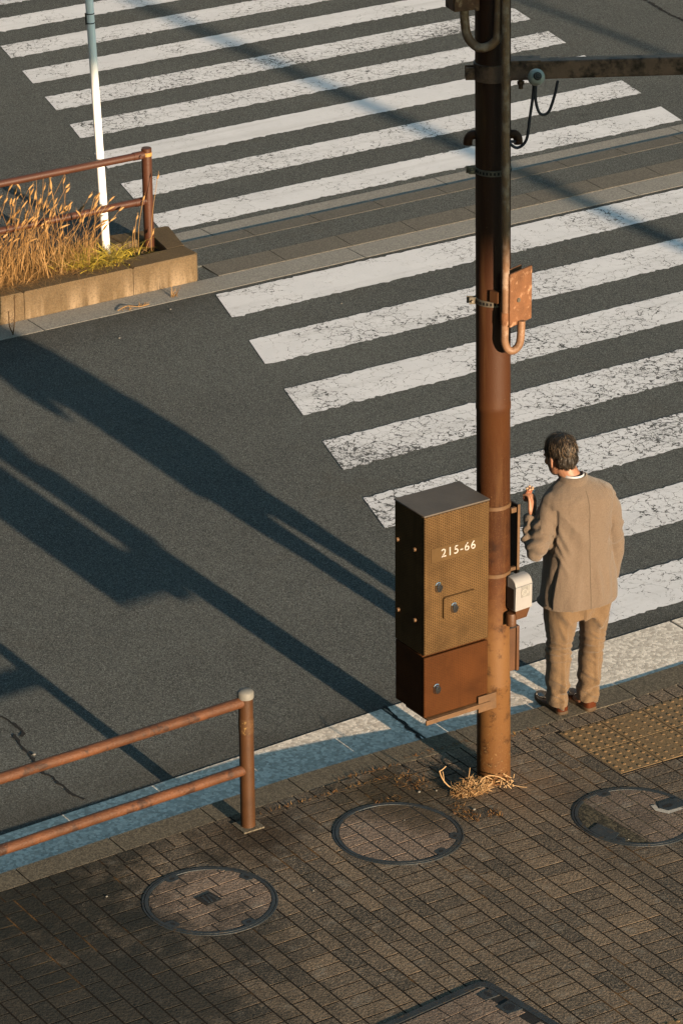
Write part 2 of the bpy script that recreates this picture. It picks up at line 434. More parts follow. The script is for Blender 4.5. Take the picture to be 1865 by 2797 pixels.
def make_cloth(name,c,seam=False,sc2=420):
    N=NT(name); 
    w1=N.noise(1,2,vec=N.scaled(sc2,sc2,sc2*.35)); w2=N.noise(1,2,vec=N.scaled(sc2*.3,sc2*.3,sc2))
    wv=N.math('ADD',w1,w2); a=N.noise(5,3)
    col=N.mix(N.step(wv,.75,1.25),sc(c,.78),sc(c,1.22)); col=N.mix(N.step(a,.3,.7,0,.3),col,sc(c,.82))
    if seam:
        X=N.xyz(); d=N.math('ABSOLUTE',N.math('SUBTRACT',X[0],N.math('MULTIPLY',N.math('SUBTRACT',1.4,X[2]),.015)))
        m=N.math('MULTIPLY',N.math('LESS_THAN',d,.0028),N.math('MULTIPLY',N.math('LESS_THAN',X[1],-.03),N.math('LESS_THAN',X[2],1.37)))
        col=N.mix(N.math('MULTIPLY',m,.6),col,sc(c,.3))
    h=N.math('ADD',wv,N.math('MULTIPLY',N.noise(28,4,.6),2.2))
    N.p.inputs["Sheen Weight"].default_value=.15
    return N.out(col,.9,N.bump(h,.004,.6),0,.15)
SUIT=make_cloth("suit_wool",(.112,.083,.061),True)
TROU=make_cloth("trouser_wool",(.115,.074,.041))
SHIRT=worn("shirt_cotton",(.36,.36,.38),.8,.05)
def make_skin():
    N=NT("skin"); a=N.noise(30,3); col=N.mix(N.step(a,.35,.65),(.19,.088,.050),(.24,.118,.072))
    N.p.inputs["Subsurface Weight"].default_value=.1; N.p.inputs["Subsurface Radius"].default_value=(.01,.004,.002)
    return N.out(col,.5,N.bump(N.noise(300,2),.0008),0,.4)
SKIN=make_skin()
def make_hair():
    N=NT("hair"); t=N.attr("tint"); col=N.ramp(t,[(0,(.010,.0075,.0055)),(.6,(.026,.019,.013)),(1,(.15,.10,.06))])
    return N.out(col,.55,None,0,.3)
HAIR=make_hair()
SHOE=worn("brown_leather",(.058,.016,.006),.22,.3,10,60,.0006,0,.6)
SOLE=worn("shoe_sole",(.052,.033,.018),.8,.25)
BREAD=worn("bread_crust",(.20,.062,.03),.7,.35,60,160,.003,0,.3,(.36,.24,.15),.56,.64)
WRAP=worn("paper_wrapper",(.55,.56,.55),.6,.1)

PLANT=None
def make_planter():
    N=NT("planter_concrete"); X=N.xyz(); z=X[2]
    a=N.noise(3.5,5,.65); b=N.noise(110,3); st=N.noise(1,4,.6,vec=N.scaled(9,9,1.3))
    col=N.mix(N.step(a,.3,.7),(.068,.046,.025),(.105,.072,.039)); col=N.mix(N.step(b,.4,.7,0,.4),col,(.17,.125,.075))
    col=N.mix(N.math('MULTIPLY',N.step(st,.45,.65),N.step(z,.19,.03,0,.75)),col,(.25,.185,.12))
    lich=N.noise(60,4,.7); col=N.mix(N.math('MULTIPLY',N.step(lich,.5,.62),.35),col,(.045,.04,.03))
    return N.out(col,.9,N.bump(N.math('ADD',b,N.noise(260,2)),.006,.8),0,.15)
PLANT=make_planter()
SOIL=worn("dark_soil",(.022,.018,.014),.95,.5,9,70,.02)
def make_grass(name,a,b,c):
    N=NT(name); t=N.attr("tint"); col=N.ramp(t,[(0,a),(.5,b),(1,c)])
    N.p.inputs["Transmission Weight"].default_value=0
    return N.out(col,.7,None,0,.25)
DRY=make_grass("dry_grass_blade",(.15,.075,.022),(.25,.14,.048),(.34,.21,.09))
GREEN=make_grass("yellow_green_blade",(.16,.12,.015),(.38,.28,.03),(.52,.39,.06))
WEED=make_grass("dead_weed_stem",(.13,.065,.025),(.23,.135,.058),(.33,.22,.115))
MOSS=make_grass("rusty_moss",(.05,.022,.006),(.11,.05,.014),(.19,.11,.035))
DECKM=worn("deck_concrete",(.25,.24,.22),.9,.2,1,20,.004)
TAR=worn("crack_filler",(.010,.010,.010),.9,.3)

# ------------------------------------------------------------------ the ground
def grid_sheet(name,m,xs,ys,zf):
    mb=MB(); n=len(ys)
    vs=[(x,y,zf(x,y)) for x in xs for y in ys]
    fs=[(i*n+j,(i+1)*n+j,(i+1)*n+j+1,i*n+j+1) for i in range(len(xs)-1) for j in range(len(ys)-1)]
    mb.add(vs,fs); return struct(mb.build(name,m))
grid_sheet("ground",ASPH,[-400,400],[-400,400],lambda x,y:-.05)
grid_sheet("road",ASPH,[-60,-10,10,60],[-.2,10,30,60],lambda x,y:0)

# gutter along the near kerb, in cast segments with dark seams
XS=[-9.0]+[-8.4+.6*i for i in range(30)]
def strip_segments(name,m,seams,f0,f1,z0,z1,gap=.006,zg=None,ch=.004):
    mb=MB()
    for a,b in zip(seams[:-1],seams[1:]):
        n=max(1,int((b-a)/.3)); xs=[a+gap/2+(b-a-gap)*k/n for k in range(n+1)]
        poly=[(x,f0(x)) for x in xs]+[(x,f1(x)) for x in reversed(xs)]
        mb.prism(poly,z0,z1,zg,ch,random.random())
    return struct(mb.build(name,m))
strip_segments("gutter",GUTTER,[-9,-7,-5.05,-3.05,-.045,2.0,4,6,9],lambda x:kf(x)+.001,go,-.03,.004,.014)
ks=[-9+.0]+[-8.3+.56*i for i in range(31)]
strip_segments("kerb",KERBM,ks,lambda x:ki(x),lambda x:kf(x),-.03,0,.006,gz,.0018)

# median kerbs, flush across the crossing
f=lambda v:(lambda x:v)
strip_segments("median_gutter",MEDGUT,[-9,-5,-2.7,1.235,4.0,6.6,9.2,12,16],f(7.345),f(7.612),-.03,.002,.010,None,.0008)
strip_segments("median_kerb",MEDKERB,[2.86+.6*i for i in range(22)],f(7.615),f(7.86),-.03,.0055,.006,lambda x,y:.010*max(0,min(1,(y-7.615)/.245)),.0008)
strip_segments("median_infill",ASPH,[2.7,16],f(7.863),f(8.2),-.03,.0145)
strip_segments("median_kerb",MEDKERB,[2.95+.6*i for i in range(22)],f(8.203),f(8.385),-.03,.016,.006,None,.0015)
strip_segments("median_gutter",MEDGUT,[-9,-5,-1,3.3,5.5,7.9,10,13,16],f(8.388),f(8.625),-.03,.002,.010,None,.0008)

# crosswalk stripes
def stripe(x0,x1,yb,yt,sk0,sk1,wear,seed):
    """long edges run along x; the ends are skewed"""
    rnd=random.Random(seed); top=[]; bot=[]
    n=int((x1-x0)/.03)
    for k in range(n+1):
        t=k/n
        j=(rnd.random()-.5)*.016 if rnd.random()<.75 else (rnd.random()-.5)*.045
        j2=(rnd.random()-.5)*.010 if rnd.random()<.85 else (rnd.random()-.5)*.03
        bot.append((x0+(x1-x0)*t,yb+j)); 
        top.append((x0+sk0*(yt-yb)+((x1+sk1*(yt-yb))-(x0+sk0*(yt-yb)))*t,yt+j2))
    mb=MB(); vs=[(x,y,.004) for x,y in bot]+[(x,y,.004) for x,y in top]
    N=n+1; fs=[(k,k+1,N+k+1,N+k) for k in range(n)]
    mb.add(vs,fs); o=struct(mb.build("crosswalk_stripe",PAINT)); o["wear"]=wear; o["seed"]=float(seed)
    return o
nw=[.05,.36,.32,.8,.85,.4,.35]
for k in range(7):
    yt=7.283-.9345*k; yb=yt-.478
    xl=lambda y:2.635-.3074*(7.283-y)
    stripe(xl(yb),xl(yb)+5.25,yb,yt,.3074,.26,nw[k],k+1)
fw=[.05,.35,.0,.45,.65,.15,.3,.3,.2,.3,.2]
for k in range(10):
    yb=8.712+.8085*k; yt=yb+.40
    stripe(3.045+.2575*(yb-8.812),8.118+.235*(yb-8.77),yb,yt,.2575,.235,fw[k],k+20)

def crack(pts,wd,seed,z=.004,name='road_crack'):
    rnd=random.Random(seed); P=[Vector((x,y)) for x,y in pts]; fine=[]
    for a,b in zip(P[:-1],P[1:]):
        n=max(2,int((b-a).length/.03))
        for k in range(n): fine.append(a.lerp(b,k/n)+Vector((rnd.gauss(0,.006),rnd.gauss(0,.006))))
    mb=MB(); vs=[]; fs=[]
    for i,p in enumerate(fine):
        t=(fine[min(i+1,len(fine)-1)]-fine[max(0,i-1)]).normalized(); nrm=Vector((-t.y,t.x)); h=wd*(.3+rnd.random())/2
        vs+=[(*(p+nrm*h),z),(*(p-nrm*h),z)]
    fs=[(2*i,2*i+1,2*i+3,2*i+2) for i in range(len(fine)-1)]
    mb.add(vs,fs); struct(mb.build(name,TAR))
crack([(-.03,1.018),(-.075,.53)],.022,8,.0085,'gutter_joint')
crack([(-1.90,2.25),(-1.856,2.028),(-1.87,1.87),(-1.935,1.829)],.02,1)
crack([(-1.93,1.9),(-1.935,1.829),(-1.985,1.433),(-1.982,1.193),(-1.96,.99)],.018,2)
crack([(10.25,12.6),(10.153,11.885),(10.088,11.6),(10.034,11.33),(10.009,11.0),(9.9,10.2)],.03,3)

# ------------------------------------------------------------------ brick pavement
grid_sheet("pavement_bed",JOINT,[-60,-9]+[-8+.1*i for i in range(160)]+[8,60],[-40,-6,-3,-1.5,-.5,.28],lambda x,y:gz(x)-.0011)
stacks=[(-6.2,-6.0),(-5.4,-5.2),(-4.55,-4.35),(-3.87,-3.67),(-3.17,-2.965),(-2.53,-2.32),(-2.0,-1.80),(-1.145,-.955),(-.47,-.28),(.09,.28),(.66,.85),(1.33,1.52),(2.0,2.19),(2.7,2.9),(3.4,3.6),(4.1,4.3)]
cols=[]
for i,(a,b) in enumerate(stacks):
    cols.append((a,b,'s'))
    if i+1<len(stacks):
        c=stacks[i+1][0]; n=max(1,round((c-b)/.1))
        for k in range(n): cols.append((b+(c-b)*k/n,b+(c-b)*(k+1)/n,'r%d'%(k%2)))
TX0,TX1,TY0,TY1=.575,2.6,-.385,.197
mb=MB(); G=.0046; rb=random.Random(3)
def put_brick(poly):
    if len(poly)<3 or abs(area(poly))<.0006: return
    dz=rb.gauss(0,.0004); dz=max(-.0004,min(.0008,dz))
    mb.prism(poly,-.02,dz,gz,.0006,min(1,max(0,rb.gauss(.5,.3))))
def halves(poly,px,py,nx,ny): return clip(poly,px,py,nx,ny)
for a,b,t in cols:
    xm=(a+b)/2; ph=.085+.024*xm
    L=.1 if t=='s' else .2; o=.1 if t=='r1' else 0
    k0=int(math.floor((-5.2-ph)/L)); 
    for k in range(k0,6):
        y0=ph+o+k*L; y1=y0+L
        poly=[(a+G,y0+G),(b-G,y0+G),(b-G,y1-G),(a+G,y1-G)]
        top=ki(xm)-.108
        if y0>top: continue
        sl=.03 if xm<0 else 0
        poly=clip(poly,xm,top,-sl,1)
        if not poly: continue
        if b>TX0 and y1>TY0:   # leave room for the tactile tiles
            if a<TX0: 
                p1=clip(poly,TX0-.001,0,1,0); put_brick(p1)
                p2=clip(clip(poly,TX0,0,-1,0),0,TY0-.001,0,1); put_brick(p2)
            else: put_brick(clip(poly,0,TY0-.001,0,1))
        else: put_brick(poly)
x=-6.2
while x<4.3:
    x2=x+.1; q=ki(x+.05)
    qb=q-(.124 if x>.53 else .105)
    mb.prism([(x+G,qb),(x2-G,qb),(x2-G,q-.004),(x+G,q-.004)],-.02,abs(rb.gauss(0,.0003)),gz,.0006,min(1,max(0,rb.gauss(.5,.2)))); x=x2
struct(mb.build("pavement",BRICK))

# tactile tiles
def tactile(name,x0,y1,nx,ny,s=.2865,r=0):
    mb=MB(); db=MB()
    for i in range(nx):
        for j in range(ny):
            a=x0+i*s; b=y1-(j+1)*s
            mb.prism([(a+.002,b+.002),(a+s-.002,b+.002),(a+s-.002,b+s-.002),(a+.002,b+s-.002)],-.02,.001,gz,.003,.3)
            for p in range(5):
                for q in range(5):
                    cx=a+s*(p+.5)/5; cy=b+s*(q+.5)/5
                    db.lathe([(.0115,.0),(.0105,.0014),(.0085,.0024),(.005,.0029),(.002,.003)],(cx,cy,gz(cx)+.0016),12,.9)
    struct(db.build("tactile_dots",TACT,smooth=True,angle=60))
    return struct(mb.build(name,TACT))
tactile("tactile_paving",TX0,TY1,13,2)
tactile("tactile_paving",-.85,-2.555,4,2)

# ------------------------------------------------------------------ covers in the pavement
def circ_clip(poly,cx,cy,r,n=40):
    for k in range(n):
        t=2*pi*k/n; poly=clip(poly,cx+r*cos(t),cy+r*sin(t),cos(t),sin(t))
        if len(poly)<3: return []
    return poly
def ring(mb,cx,cy,prof,n=72):
    vs=[];fs=[]
    for r,z in prof:
        for k in range(n):
            x=cx+r*cos(2*pi*k/n); y=cy+r*sin(2*pi*k/n); vs.append((x,y,z+gz(x)))
    for i in range(len(prof)-1):
        for k in range(n):
            a=i*n+k;b=i*n+(k+1)%n; fs.append((a,b,b+n,a+n))
    mb.add(vs,fs)
def disc(mb,cx,cy,r,z,n=64):
    ring(mb,cx,cy,[(r*k/10,z) for k in range(10,0,-1)]+[(.0005,z)],n)
def sheetpoly(mb,poly,z): mb.add([(x,y,z+gz(x)) for x,y in poly],[tuple(range(len(poly)))])
def tab(mbi,mbh,cx,cy,r,ang,w=.075,d=.055,hole=True,round_=False):
    """iron lifting tab at the rim, with its dark slot"""
    pts=[(r,-w/2),(r,w/2),(r-d*.6,w/2),(r-d,w/2-.012),(r-d,-w/2+.012),(r-d*.6,-w/2)]
    P=[tuple(Vector(rot2(*p,ang))+Vector((cx,cy))) for p in pts]
    if area(P)<0: P.reverse()
    mbi.prism(P,0,.0052,gz)
    h=[(r-d*.55+.009*cos(t)*1.0,.016*sin(t)) for t in [2*pi*k/10 for k in range(10)]]
    P=[tuple(Vector(rot2(*p,ang))+Vector((cx,cy))) for p in h]
    if hole: sheetpoly(mbh,P,.0058)
def cover(label,cx,cy,R,rot,tabs,kind,lidtint=.5):
    z0=gz(cx)
    t=thing("manhole_cover",label,"manhole cover",(cx,cy,z0),"round brick-filled manhole covers in the pavement")
    off=(-cx,-cy,-z0)
    fr=MB(); ring(fr,cx,cy,[(R,-.004),(R-.001,.0030),(R-.010,.0042),(R-.011,.001)]); fr.build("frame",IRON,t,True,loc=off)
    li=MB(); ring(li,cx,cy,[(R-.014,.001),(R-.015,.0048),(R-.032,.0052),(R-.034,.001)]); 
    gp=MB(); disc(gp,cx,cy,R-.010,.0016); gp.build("lid_bed",IRONDARK,t,loc=off)
    bk=MB(); rr=R-.036; r2=random.Random(int(cx*100)+5)
    y=-.45; row=0
    ca=rot
    def br(poly):
        W=[tuple(Vector(rot2(px,py,ca))+Vector((cx,cy))) for px,py in poly]
        W=circ_clip(W,cx,cy,rr)
        if len(W)<3 or abs(area(W))<.0003: return
        if kind=='gravel':
            W=clip(W,cx-.125,cy,-1,-.06)
            if len(W)<3 or abs(area(W))<.0003: return
        for tb in tabs:
            mx=cx+(R-.06)*cos(tb); my=cy+(R-.06)*sin(tb)
        bk.prism(W,.001,.0036+r2.gauss(0,.0002),gz,.001,min(1,max(0,r2.gauss(lidtint,.2))))
    g=.0045
    if kind=='gravel':    # bricks run across
        i=0; x=-.5
        while x<.5:
            o=(i%2)*.1
            for k in range(-4,4): br([(x+g,k*.2+o+g),(x+.1-g,k*.2+o+g),(x+.1-g,k*.2+o+.2-g),(x+g,k*.2+o+.2-g)])
            x+=.1; i+=1
        gv=MB(); disc(gv,cx,cy,rr,.0026); gv.build("gravel_fill",GRAVEL,t,loc=off)
        pl=MB(); P=[tuple(Vector(p)+Vector((cx,cy))) for p in [(-.335,-.02),(-.27,-.16),(-.19,-.115),(-.225,.03)]]; P.reverse() if area(P)<0 else None
        P=circ_clip(P,cx,cy,R-.03); pl.prism(P,.001,.0068,gz); pl.build("plate",IRON,t,loc=off)
    elif kind=='mixed':
        lay=[(-.34,-.18,'h'),(-.18,-.08,'v'),(-.08,.02,'v2'),(.02,.22,'h'),(.22,.34,'v')]
        for a,b,s in lay:
            if s=='h':
                for k in range(-4,4): br([(a+g,k*.1+g),(b-g,k*.1+g),(b-g,k*.1+.1-g),(a+g,k*.1+.1-g)])
            else:
                o=.1 if s=='v2' else 0
                for k in range(-3,3): br([(a+g,k*.2+o+g),(b-g,k*.2+o+g),(b-g,k*.2+o+.2-g),(a+g,k*.2+o+.2-g)])
    else:
        i=0; y=-.4
        while y<.4:
            o=[0,.07,.12][i%3]
            for k in range(-3,3): br([(k*.2+o+g,y+g),(k*.2+o+.2-g,y+g),(k*.2+o+.2-g,y+.1-g),(k*.2+o+g,y+.1-g)])
            y+=.1; i+=1
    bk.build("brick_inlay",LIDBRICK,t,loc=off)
    ho=MB(); 
    for tb in tabs: tab(li,ho,cx,cy,R-.02,tb)
    li.build("lid_rim",IRON,t,True,loc=off); ho.split("key_slot",IRONDARK,t,loc=off)
    return t,off
def angs(cx,cy,pts): return [atan2(y-cy,x-cx) for x,y in pts]
c1,off1=cover("round brick-filled cover with a square iron emblem at its centre",-2.035,-.417,.343,radians(3),[radians(a) for a in (100,20,-80,-160)],'row')
em=MB(); P=[tuple(Vector(rot2(x,y,radians(8)))+Vector((-2.035,-.405))) for x,y in [(-.05,-.05),(.05,-.05),(.05,.05),(-.05,.05)]]; em.prism(P,.001,.0085,gz,.003)
e=em.build("emblem_plate",IRONDARK,c1,loc=off1)
em=MB()
for x,s,h in ((-.022,.35,.07),(.002,.9,.075),(.026,-.2,.07)):
    P=[tuple(Vector(rot2(x+px+s*py*.3,py,radians(8)))+Vector((-2.035,-.405))) for px,py in [(-.006,-h/2),(.006,-h/2),(.006,h/2),(-.006,h/2)]]
    em.prism(P,.006,.0105,gz,.001)
em.split("emblem_bar",IRON,c1,loc=off1)
c2,off2=cover("round brick-filled cover half buried in dark dirt, left of the pole foot",-.854,-.349,.343,radians(1),[radians(-75),radians(-38)],'mixed',.35)
c3,off3=cover("round cover with gravel showing where bricks are missing, right of the others",.34,-.81,.335,radians(0),[radians(88),radians(-145)],'gravel',.6)
kb=MB(); kh=MB(); kg=MB()
P=[tuple(Vector(p)+Vector((.34,-.81))) for p in [(.16,0),(.185,-.045),(.31,-.05),(.315,.05),(.185,.05)]]
kb.prism(P,.001,.0085,gz,.002); kb.build("key_plate",IRON,c3,loc=off3)
P=[tuple(Vector((.215,.0))+Vector((.034*cos(t),.016*sin(t)))+Vector((.34,-.81))) for t in [2*pi*k/14 for k in range(14)]]
sheetpoly(kh,P,.0092); kh.build("key_hole",IRONDARK,c3,loc=off3)
P=[tuple(Vector(p)+Vector((.34,-.81))) for p in [(.125,-.01),(.165,-.075),(.27,-.07),(.26,-.04),(.20,-.03),(.155,.0),(.17,.045),(.14,.05)]]
P=P if area(P)>0 else P[::-1]
sheetpoly(kg,P,.0072); kg.build("grout_patch",GROUT,c3,loc=off3)

# rectangular hatch at the bottom edge
hx,hy=-1.315,-1.785; ha=radians(6.5)
t=thing("access_hatch","large rectangular hatch with rounded iron frame and brick inlay at the bottom edge","hatch",(hx,hy,gz(hx)))
ho=(-hx,-hy,-gz(hx))
def hp(x,y): q=rot2(x,y,ha); return (hx+q[0],hy+q[1])
def rrect(x0,x1,y0,y1,r,n=6):
    P=[]
    for cx,cy,a0 in ((x1-r,y1-r,0),(x0+r,y1-r,pi/2),(x0+r,y0+r,pi),(x1-r,y0+r,1.5*pi)):
        for k in range(n+1): a=a0+pi/2*k/n; P.append((cx+r*cos(a),cy+r*sin(a)))
    return P
fr=MB(); o_=rrect(-1.25,0,-.95,0,.07); i_=rrect(-1.21,-.04,-.91,-.04,.045)
n=len(o_); vs=[(*hp(*p),.002+gz(hp(*p)[0])) for p in o_]+[(*hp(*p),.0065+gz(hp(*p)[0])) for p in o_]+[(*hp(*p),.0065+gz(hp(*p)[0])) for p in i_]+[(*hp(*p),.001+gz(hp(*p)[0])) for p in i_]
fs=[(L*n+k,L*n+(k+1)%n,(L+1)*n+(k+1)%n,(L+1)*n+k) for L in range(3) for k in range(n)]
fr.add(vs,fs)
for y0,w_ in ((-.12,.075),(-.27,.10)):
    P=[hp(*p) for p in [(-.045,y0-w_/2),(-.045,y0+w_/2),(-.13,y0+w_/2-.01),(-.13,y0-w_/2+.01)]]
    P=P if area(P)>0 else P[::-1]; fr.prism(P,.001,.0078,gz)
fr.build("frame",IRON,t,loc=ho)
bd=MB(); bd.add([(*hp(*p),.0028+gz(hp(*p)[0])) for p in i_],[tuple(range(n))]); bd.build("hatch_bed",IRONDARK,t,loc=ho)
bk=MB(); r2=random.Random(11); row=0; y=-.05
while y>-.9:
    x=-.05-(.05 if row%2 else 0)
    while x>-1.2:
        L=.1 if (row+int(x*10))%3 else .2; L=min(L,x+1.205)
        if L>.03:
            P=[hp(x-L+.003,y-.097),hp(x-.003,y-.097),hp(x-.003,y-.003),hp(x-L+.003,y-.003)]
            bk.prism(P,.002,.0045+r2.gauss(0,.0002),gz,.001,min(1,max(0,r2.gauss(.62,.25))))
        x-=L
    y-=.1; row+=1
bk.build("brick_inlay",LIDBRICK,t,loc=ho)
kh=MB()
P=[hp(-.085+.03*cos(a),-.27+.025*sin(a)) for a in [2*pi*k/14 for k in range(14)]]; sheetpoly(kh,P,.0085)
P=[hp(-.085+.012*cos(a),-.12+.028*sin(a)) for a in [2*pi*k/14 for k in range(14)]]; sheetpoly(kh,P,.0085)
kh.split("key_slot",BLACK,t,loc=ho)

# ------------------------------------------------------------------ signal pole
PX,PY=-.05,-.07; PZ=gz(PX); R=.0875
RV=Vector((.839,-.544,0)); TV=Vector((-.544,-.839,0))   # to the right, towards the viewer
def pp(r,t,z): return Vector((r*RV.x+t*TV.x, r*RV.y+t*TV.y, z))
t=thing("signal_pole","tall brown steel signal pole carrying boxes, conduits and a long arm","pole",(PX,PY,0))
POLEOBJ=t
LEAN=radians(.65); t.rotation_mode="QUATERNION"; t.rotation_quaternion=Matrix.Rotation(LEAN,3,TV).to_quaternion()
def ln(z): return RV*(-math.tan(LEAN)*z)
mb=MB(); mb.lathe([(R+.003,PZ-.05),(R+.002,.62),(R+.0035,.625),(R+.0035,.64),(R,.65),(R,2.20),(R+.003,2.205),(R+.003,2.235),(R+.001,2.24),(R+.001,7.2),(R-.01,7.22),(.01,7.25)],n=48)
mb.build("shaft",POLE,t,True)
def band(z,h,m,th=.004,tilt=0,name="band",ear=None):
    mb=MB(); mb.lathe([(R+.001,z-h/2),(R+th,z-h/2+.001),(R+th,z+h/2-.001),(R+.001,z+h/2)],n=48,cap=False)
    if ear:
        a=ear; 
        for s in (-.012,.012):
            p=pp(-(R+.018),.015,z); d=MB
            mb.box(p+Vector((0,s,0)),(.045,.005,h*1.15),Matrix.Rotation(-.57,3,'Z'))
        q=pp(-(R+.022),.015,z); mb.tube([q+Vector((-.01,-.025,0)),q+Vector((.01,.03,0))],.007,8)
    return mb.build(name,m,t,True)
band(1.67,.022,BANDT); band(1.285,.022,BANDT); 
def perforated(z):
    mb=MB(); n=30; h=.032
    band(z,h,STEEL,.004,ear=True)
    hb=MB()
    for k in range(n):
        a=2*pi*k/n; c=Vector((cos(a),sin(a),0))*(R+.0045)+Vector((0,0,z))
        hb.box(c,(.002,.010,.014),Matrix.Rotation(a,3,'Z'))
    hb.build("band_holes",BLACK,t)
perforated(3.49); perforated(2.80)
# clamp and arm
AZ=4.0; av=Vector((.86,-.51,0)).normalized(); an=Vector((-av.y,av.x,0))
RA=Matrix.Rotation(atan2(av.y,av.x),3,'Z')
mb=MB(); mb.lathe([(R+.001,AZ-.045),(R+.009,AZ-.043),(R+.009,AZ+.043),(R+.001,AZ+.045)],n=48,cap=False)
for s in (-1,1):
    mb.box(av*-(R+.022)+an*(s*.024)+Vector((0,0,AZ-.01)),(.055,.007,.062),RA)
    mb.box(av*(R+.06)+an*(s*.040)+Vector((0,0,AZ)),(.15,.009,.088),RA)
mb.tube([av*-(R+.032)+an*-.04+Vector((0,0,AZ-.01)),av*-(R+.032)+an*.04+Vector((0,0,AZ-.01))],.010,8)
for d,z in ((.07,.03),(.07,-.03),(.12,.0)):
    mb.tube([av*(R+d)+an*-.055+Vector((0,0,AZ+z)),av*(R+d)+an*.055+Vector((0,0,AZ+z))],.009,8)
mb.box(av*(R+.07)+Vector((0,0,AZ+.05)),(.15,.09,.008),RA)
mb.tube([av*(R+.05)+Vector((0,0,AZ-.05)),av*(R+.05)+Vector((0,0,AZ-.10))],.012,8)
mb.tube([av*(R+.05)+Vector((0,0,AZ-.062)),av*(R+.05)+Vector((0,0,AZ-.078))],.018,6)
mb.build("clamp",BROWN,t,True,angle=30)
mb=MB(); mb.box(av*(R+.09+2.2)+Vector((0,0,AZ)),(4.4,.068,.092),RA); mb.build("arm",BROWN,t,bevel=.006)
# ball insulator on the arm and its cables
bc=pp(.205,.155,AZ+.005)
mb=MB(); mb.ball(bc,.043,20,14); bl=mb.build("ball_fitting",BALLM,t,True)
mb=MB(); fd=(TV*.86+Vector((0,0,.42))+RV*.12).normalized()
mb.tube([bc+fd*.036,bc+fd*.05],[.022,.017],14); mb.tube([bc+fd*.05,bc+fd*.056],[.012,.009],6)
mb.build("ball_bolt",DKST,bl,True,angle=30)
mb=MB(); mb.tube([bc-fd*.04,bc-fd*.10],.02,12); mb.build("ball_stem",DKST,bl,True,angle=30)
def bez(P,n=28):
    P=[Vector(p) for p in P]; out=[]
    Q=[P[0]]+P+[P[-1]]
    for i in range(1,len(Q)-2):
        for k in range(n//(len(P)-1)+1):
            s=k/(n//(len(P)-1)+1); a,b,c,d=Q[i-1:i+3]
            out.append(.5*((2*b)+(c-a)*s+(2*a-5*b+4*c-d)*s*s+(3*b-a-3*c+d)*s**3))
    out.append(P[-1]); return out
def cp(x,y,tt=.12):   # a point on the vertical plane through the ball, from right / height offsets in metres
    return pp(.205+x,.155-.05+tt*0,AZ+.005+y)
mb=MB()
mb.tube(bez([cp(-.008,-.03),cp(-.012,-.10),cp(-.028,-.22),cp(-.045,-.335),cp(-.09,-.375),cp(-.13,-.345),pp(R+.02,.02,3.635)]),.0075,8)
mb.tube(bez([cp(.0,-.03),cp(.0,-.13),cp(.022,-.20),cp(.062,-.195),cp(.09,-.12),cp(.108,-.035)]),.0075,8)
mb.tube([cp(-.004,-.03),cp(-.006,-.085)],.013,10)
mb.build("cable",CABLE,t,True)
# pipe stubs through the pole
mb=MB()
for s in (-1,1):
    mb.tube(bez([pp(s*(R-.02),.0,3.665),pp(s*(R+.016),.0,3.668),pp(s*(R+.034),.0,3.650),pp(s*(R+.038),0,3.618)],12),.023,12)
mb.split("pipe_stub",POLE,t,True,angle=60)
# main conduit with the U-bend up to the rusty box
cx_,ct_=.056,R+.055
mb=MB()
mb.tube(bez([pp(cx_,ct_,7.0),pp(cx_,ct_,5.0),pp(cx_+.0,ct_,3.0),pp(cx_-.004,ct_,2.69),pp(cx_-.004,ct_+.0,2.62),pp(cx_+.014,ct_-.005,2.575),pp(cx_+.046,ct_-.012,2.570),pp(cx_+.074,ct_-.02,2.61),pp(cx_+.082,ct_-.03,2.72)],60),.0205,14)
mb.build("conduit",CONDUIT,t,True,angle=60)
mb=MB(); mb.tube([pp(cx_-.003,ct_,2.715),pp(cx_-.002,ct_,2.78)],.0232,14); mb.build("conduit_coupling",RUSTY,t,True)
mb=MB(); mb.tube(bez([pp(-.14,.05,4.40),pp(-.14,.055,4.28),pp(-.125,.075,4.19),pp(-.07,R+.02,4.145),pp(-.0,R+.022,4.17),pp(.022,R+.022,4.26),pp(.025,R+.022,4.7),pp(.025,R+.022,6.9)],56),.0225,14)
mb.build("conduit",CONDUIT,t,True,angle=60)
# cabinet bracket at the bottom
mb=MB()
mb.bx(-.215,-.10,-.168,-.158,.575,.668); mb.bx(-.55,-.14,-.175,-.165,.603,.629); mb.bx(-.53,-.12,-.163,.05,.618,.629); mb.bx(-.16,-.05,.03,.042,.56,.70)
mb.bx(-.17,-.07,-.02,.0,1.50,1.56); mb.bx(-.17,-.07,-.02,.0,1.05,1.11)
mb.split("cabinet_bracket",BANDT,t,bevel=.002)

# ------------------------------------------------------------------ control cabinet
CX0,CX1,CY0,CY1=-.602,-.200,-.215,.062
Z0,Z1,Z2=.632,.982,1.775
t=thing("control_cabinet","brown two-door metal control cabinet stencilled 215-66 on the pole","control cabinet",(CX0,CY0,0))
O=(-CX0,-CY0,0)
mb=MB(); mb.bx(CX0+.002,CX1-.002,CY0+.022,CY1,Z1+.004,Z2-.004); mb.build("upper_body",CABU,t,bevel=.004,loc=O)
mb=MB(); mb.bx(CX0+.004,CX1-.004,CY0+.024,CY1-.002,Z0,Z1-.002); mb.build("lower_body",CABL,t,bevel=.004,loc=O)
mb=MB(); mb.bx(CX0-.003,CX1+.003,CY0+.0,CY1+.004,Z2-.003,Z2+.006); mb.build("top_plate",CABTOP,t,bevel=.003,loc=O)
ud=MB(); ud.bx(CX0,CX1,CY0,CY0+.019,Z1+.008,Z2-.006); UD=ud.build("upper_door",CABU,t,bevel=.006,loc=O)
ld=MB(); ld.bx(CX0,CX1,CY0,CY0+.019,Z0-.004,Z1-.006); LD=ld.build("lower_door",CABL,t,bevel=.006,loc=O)
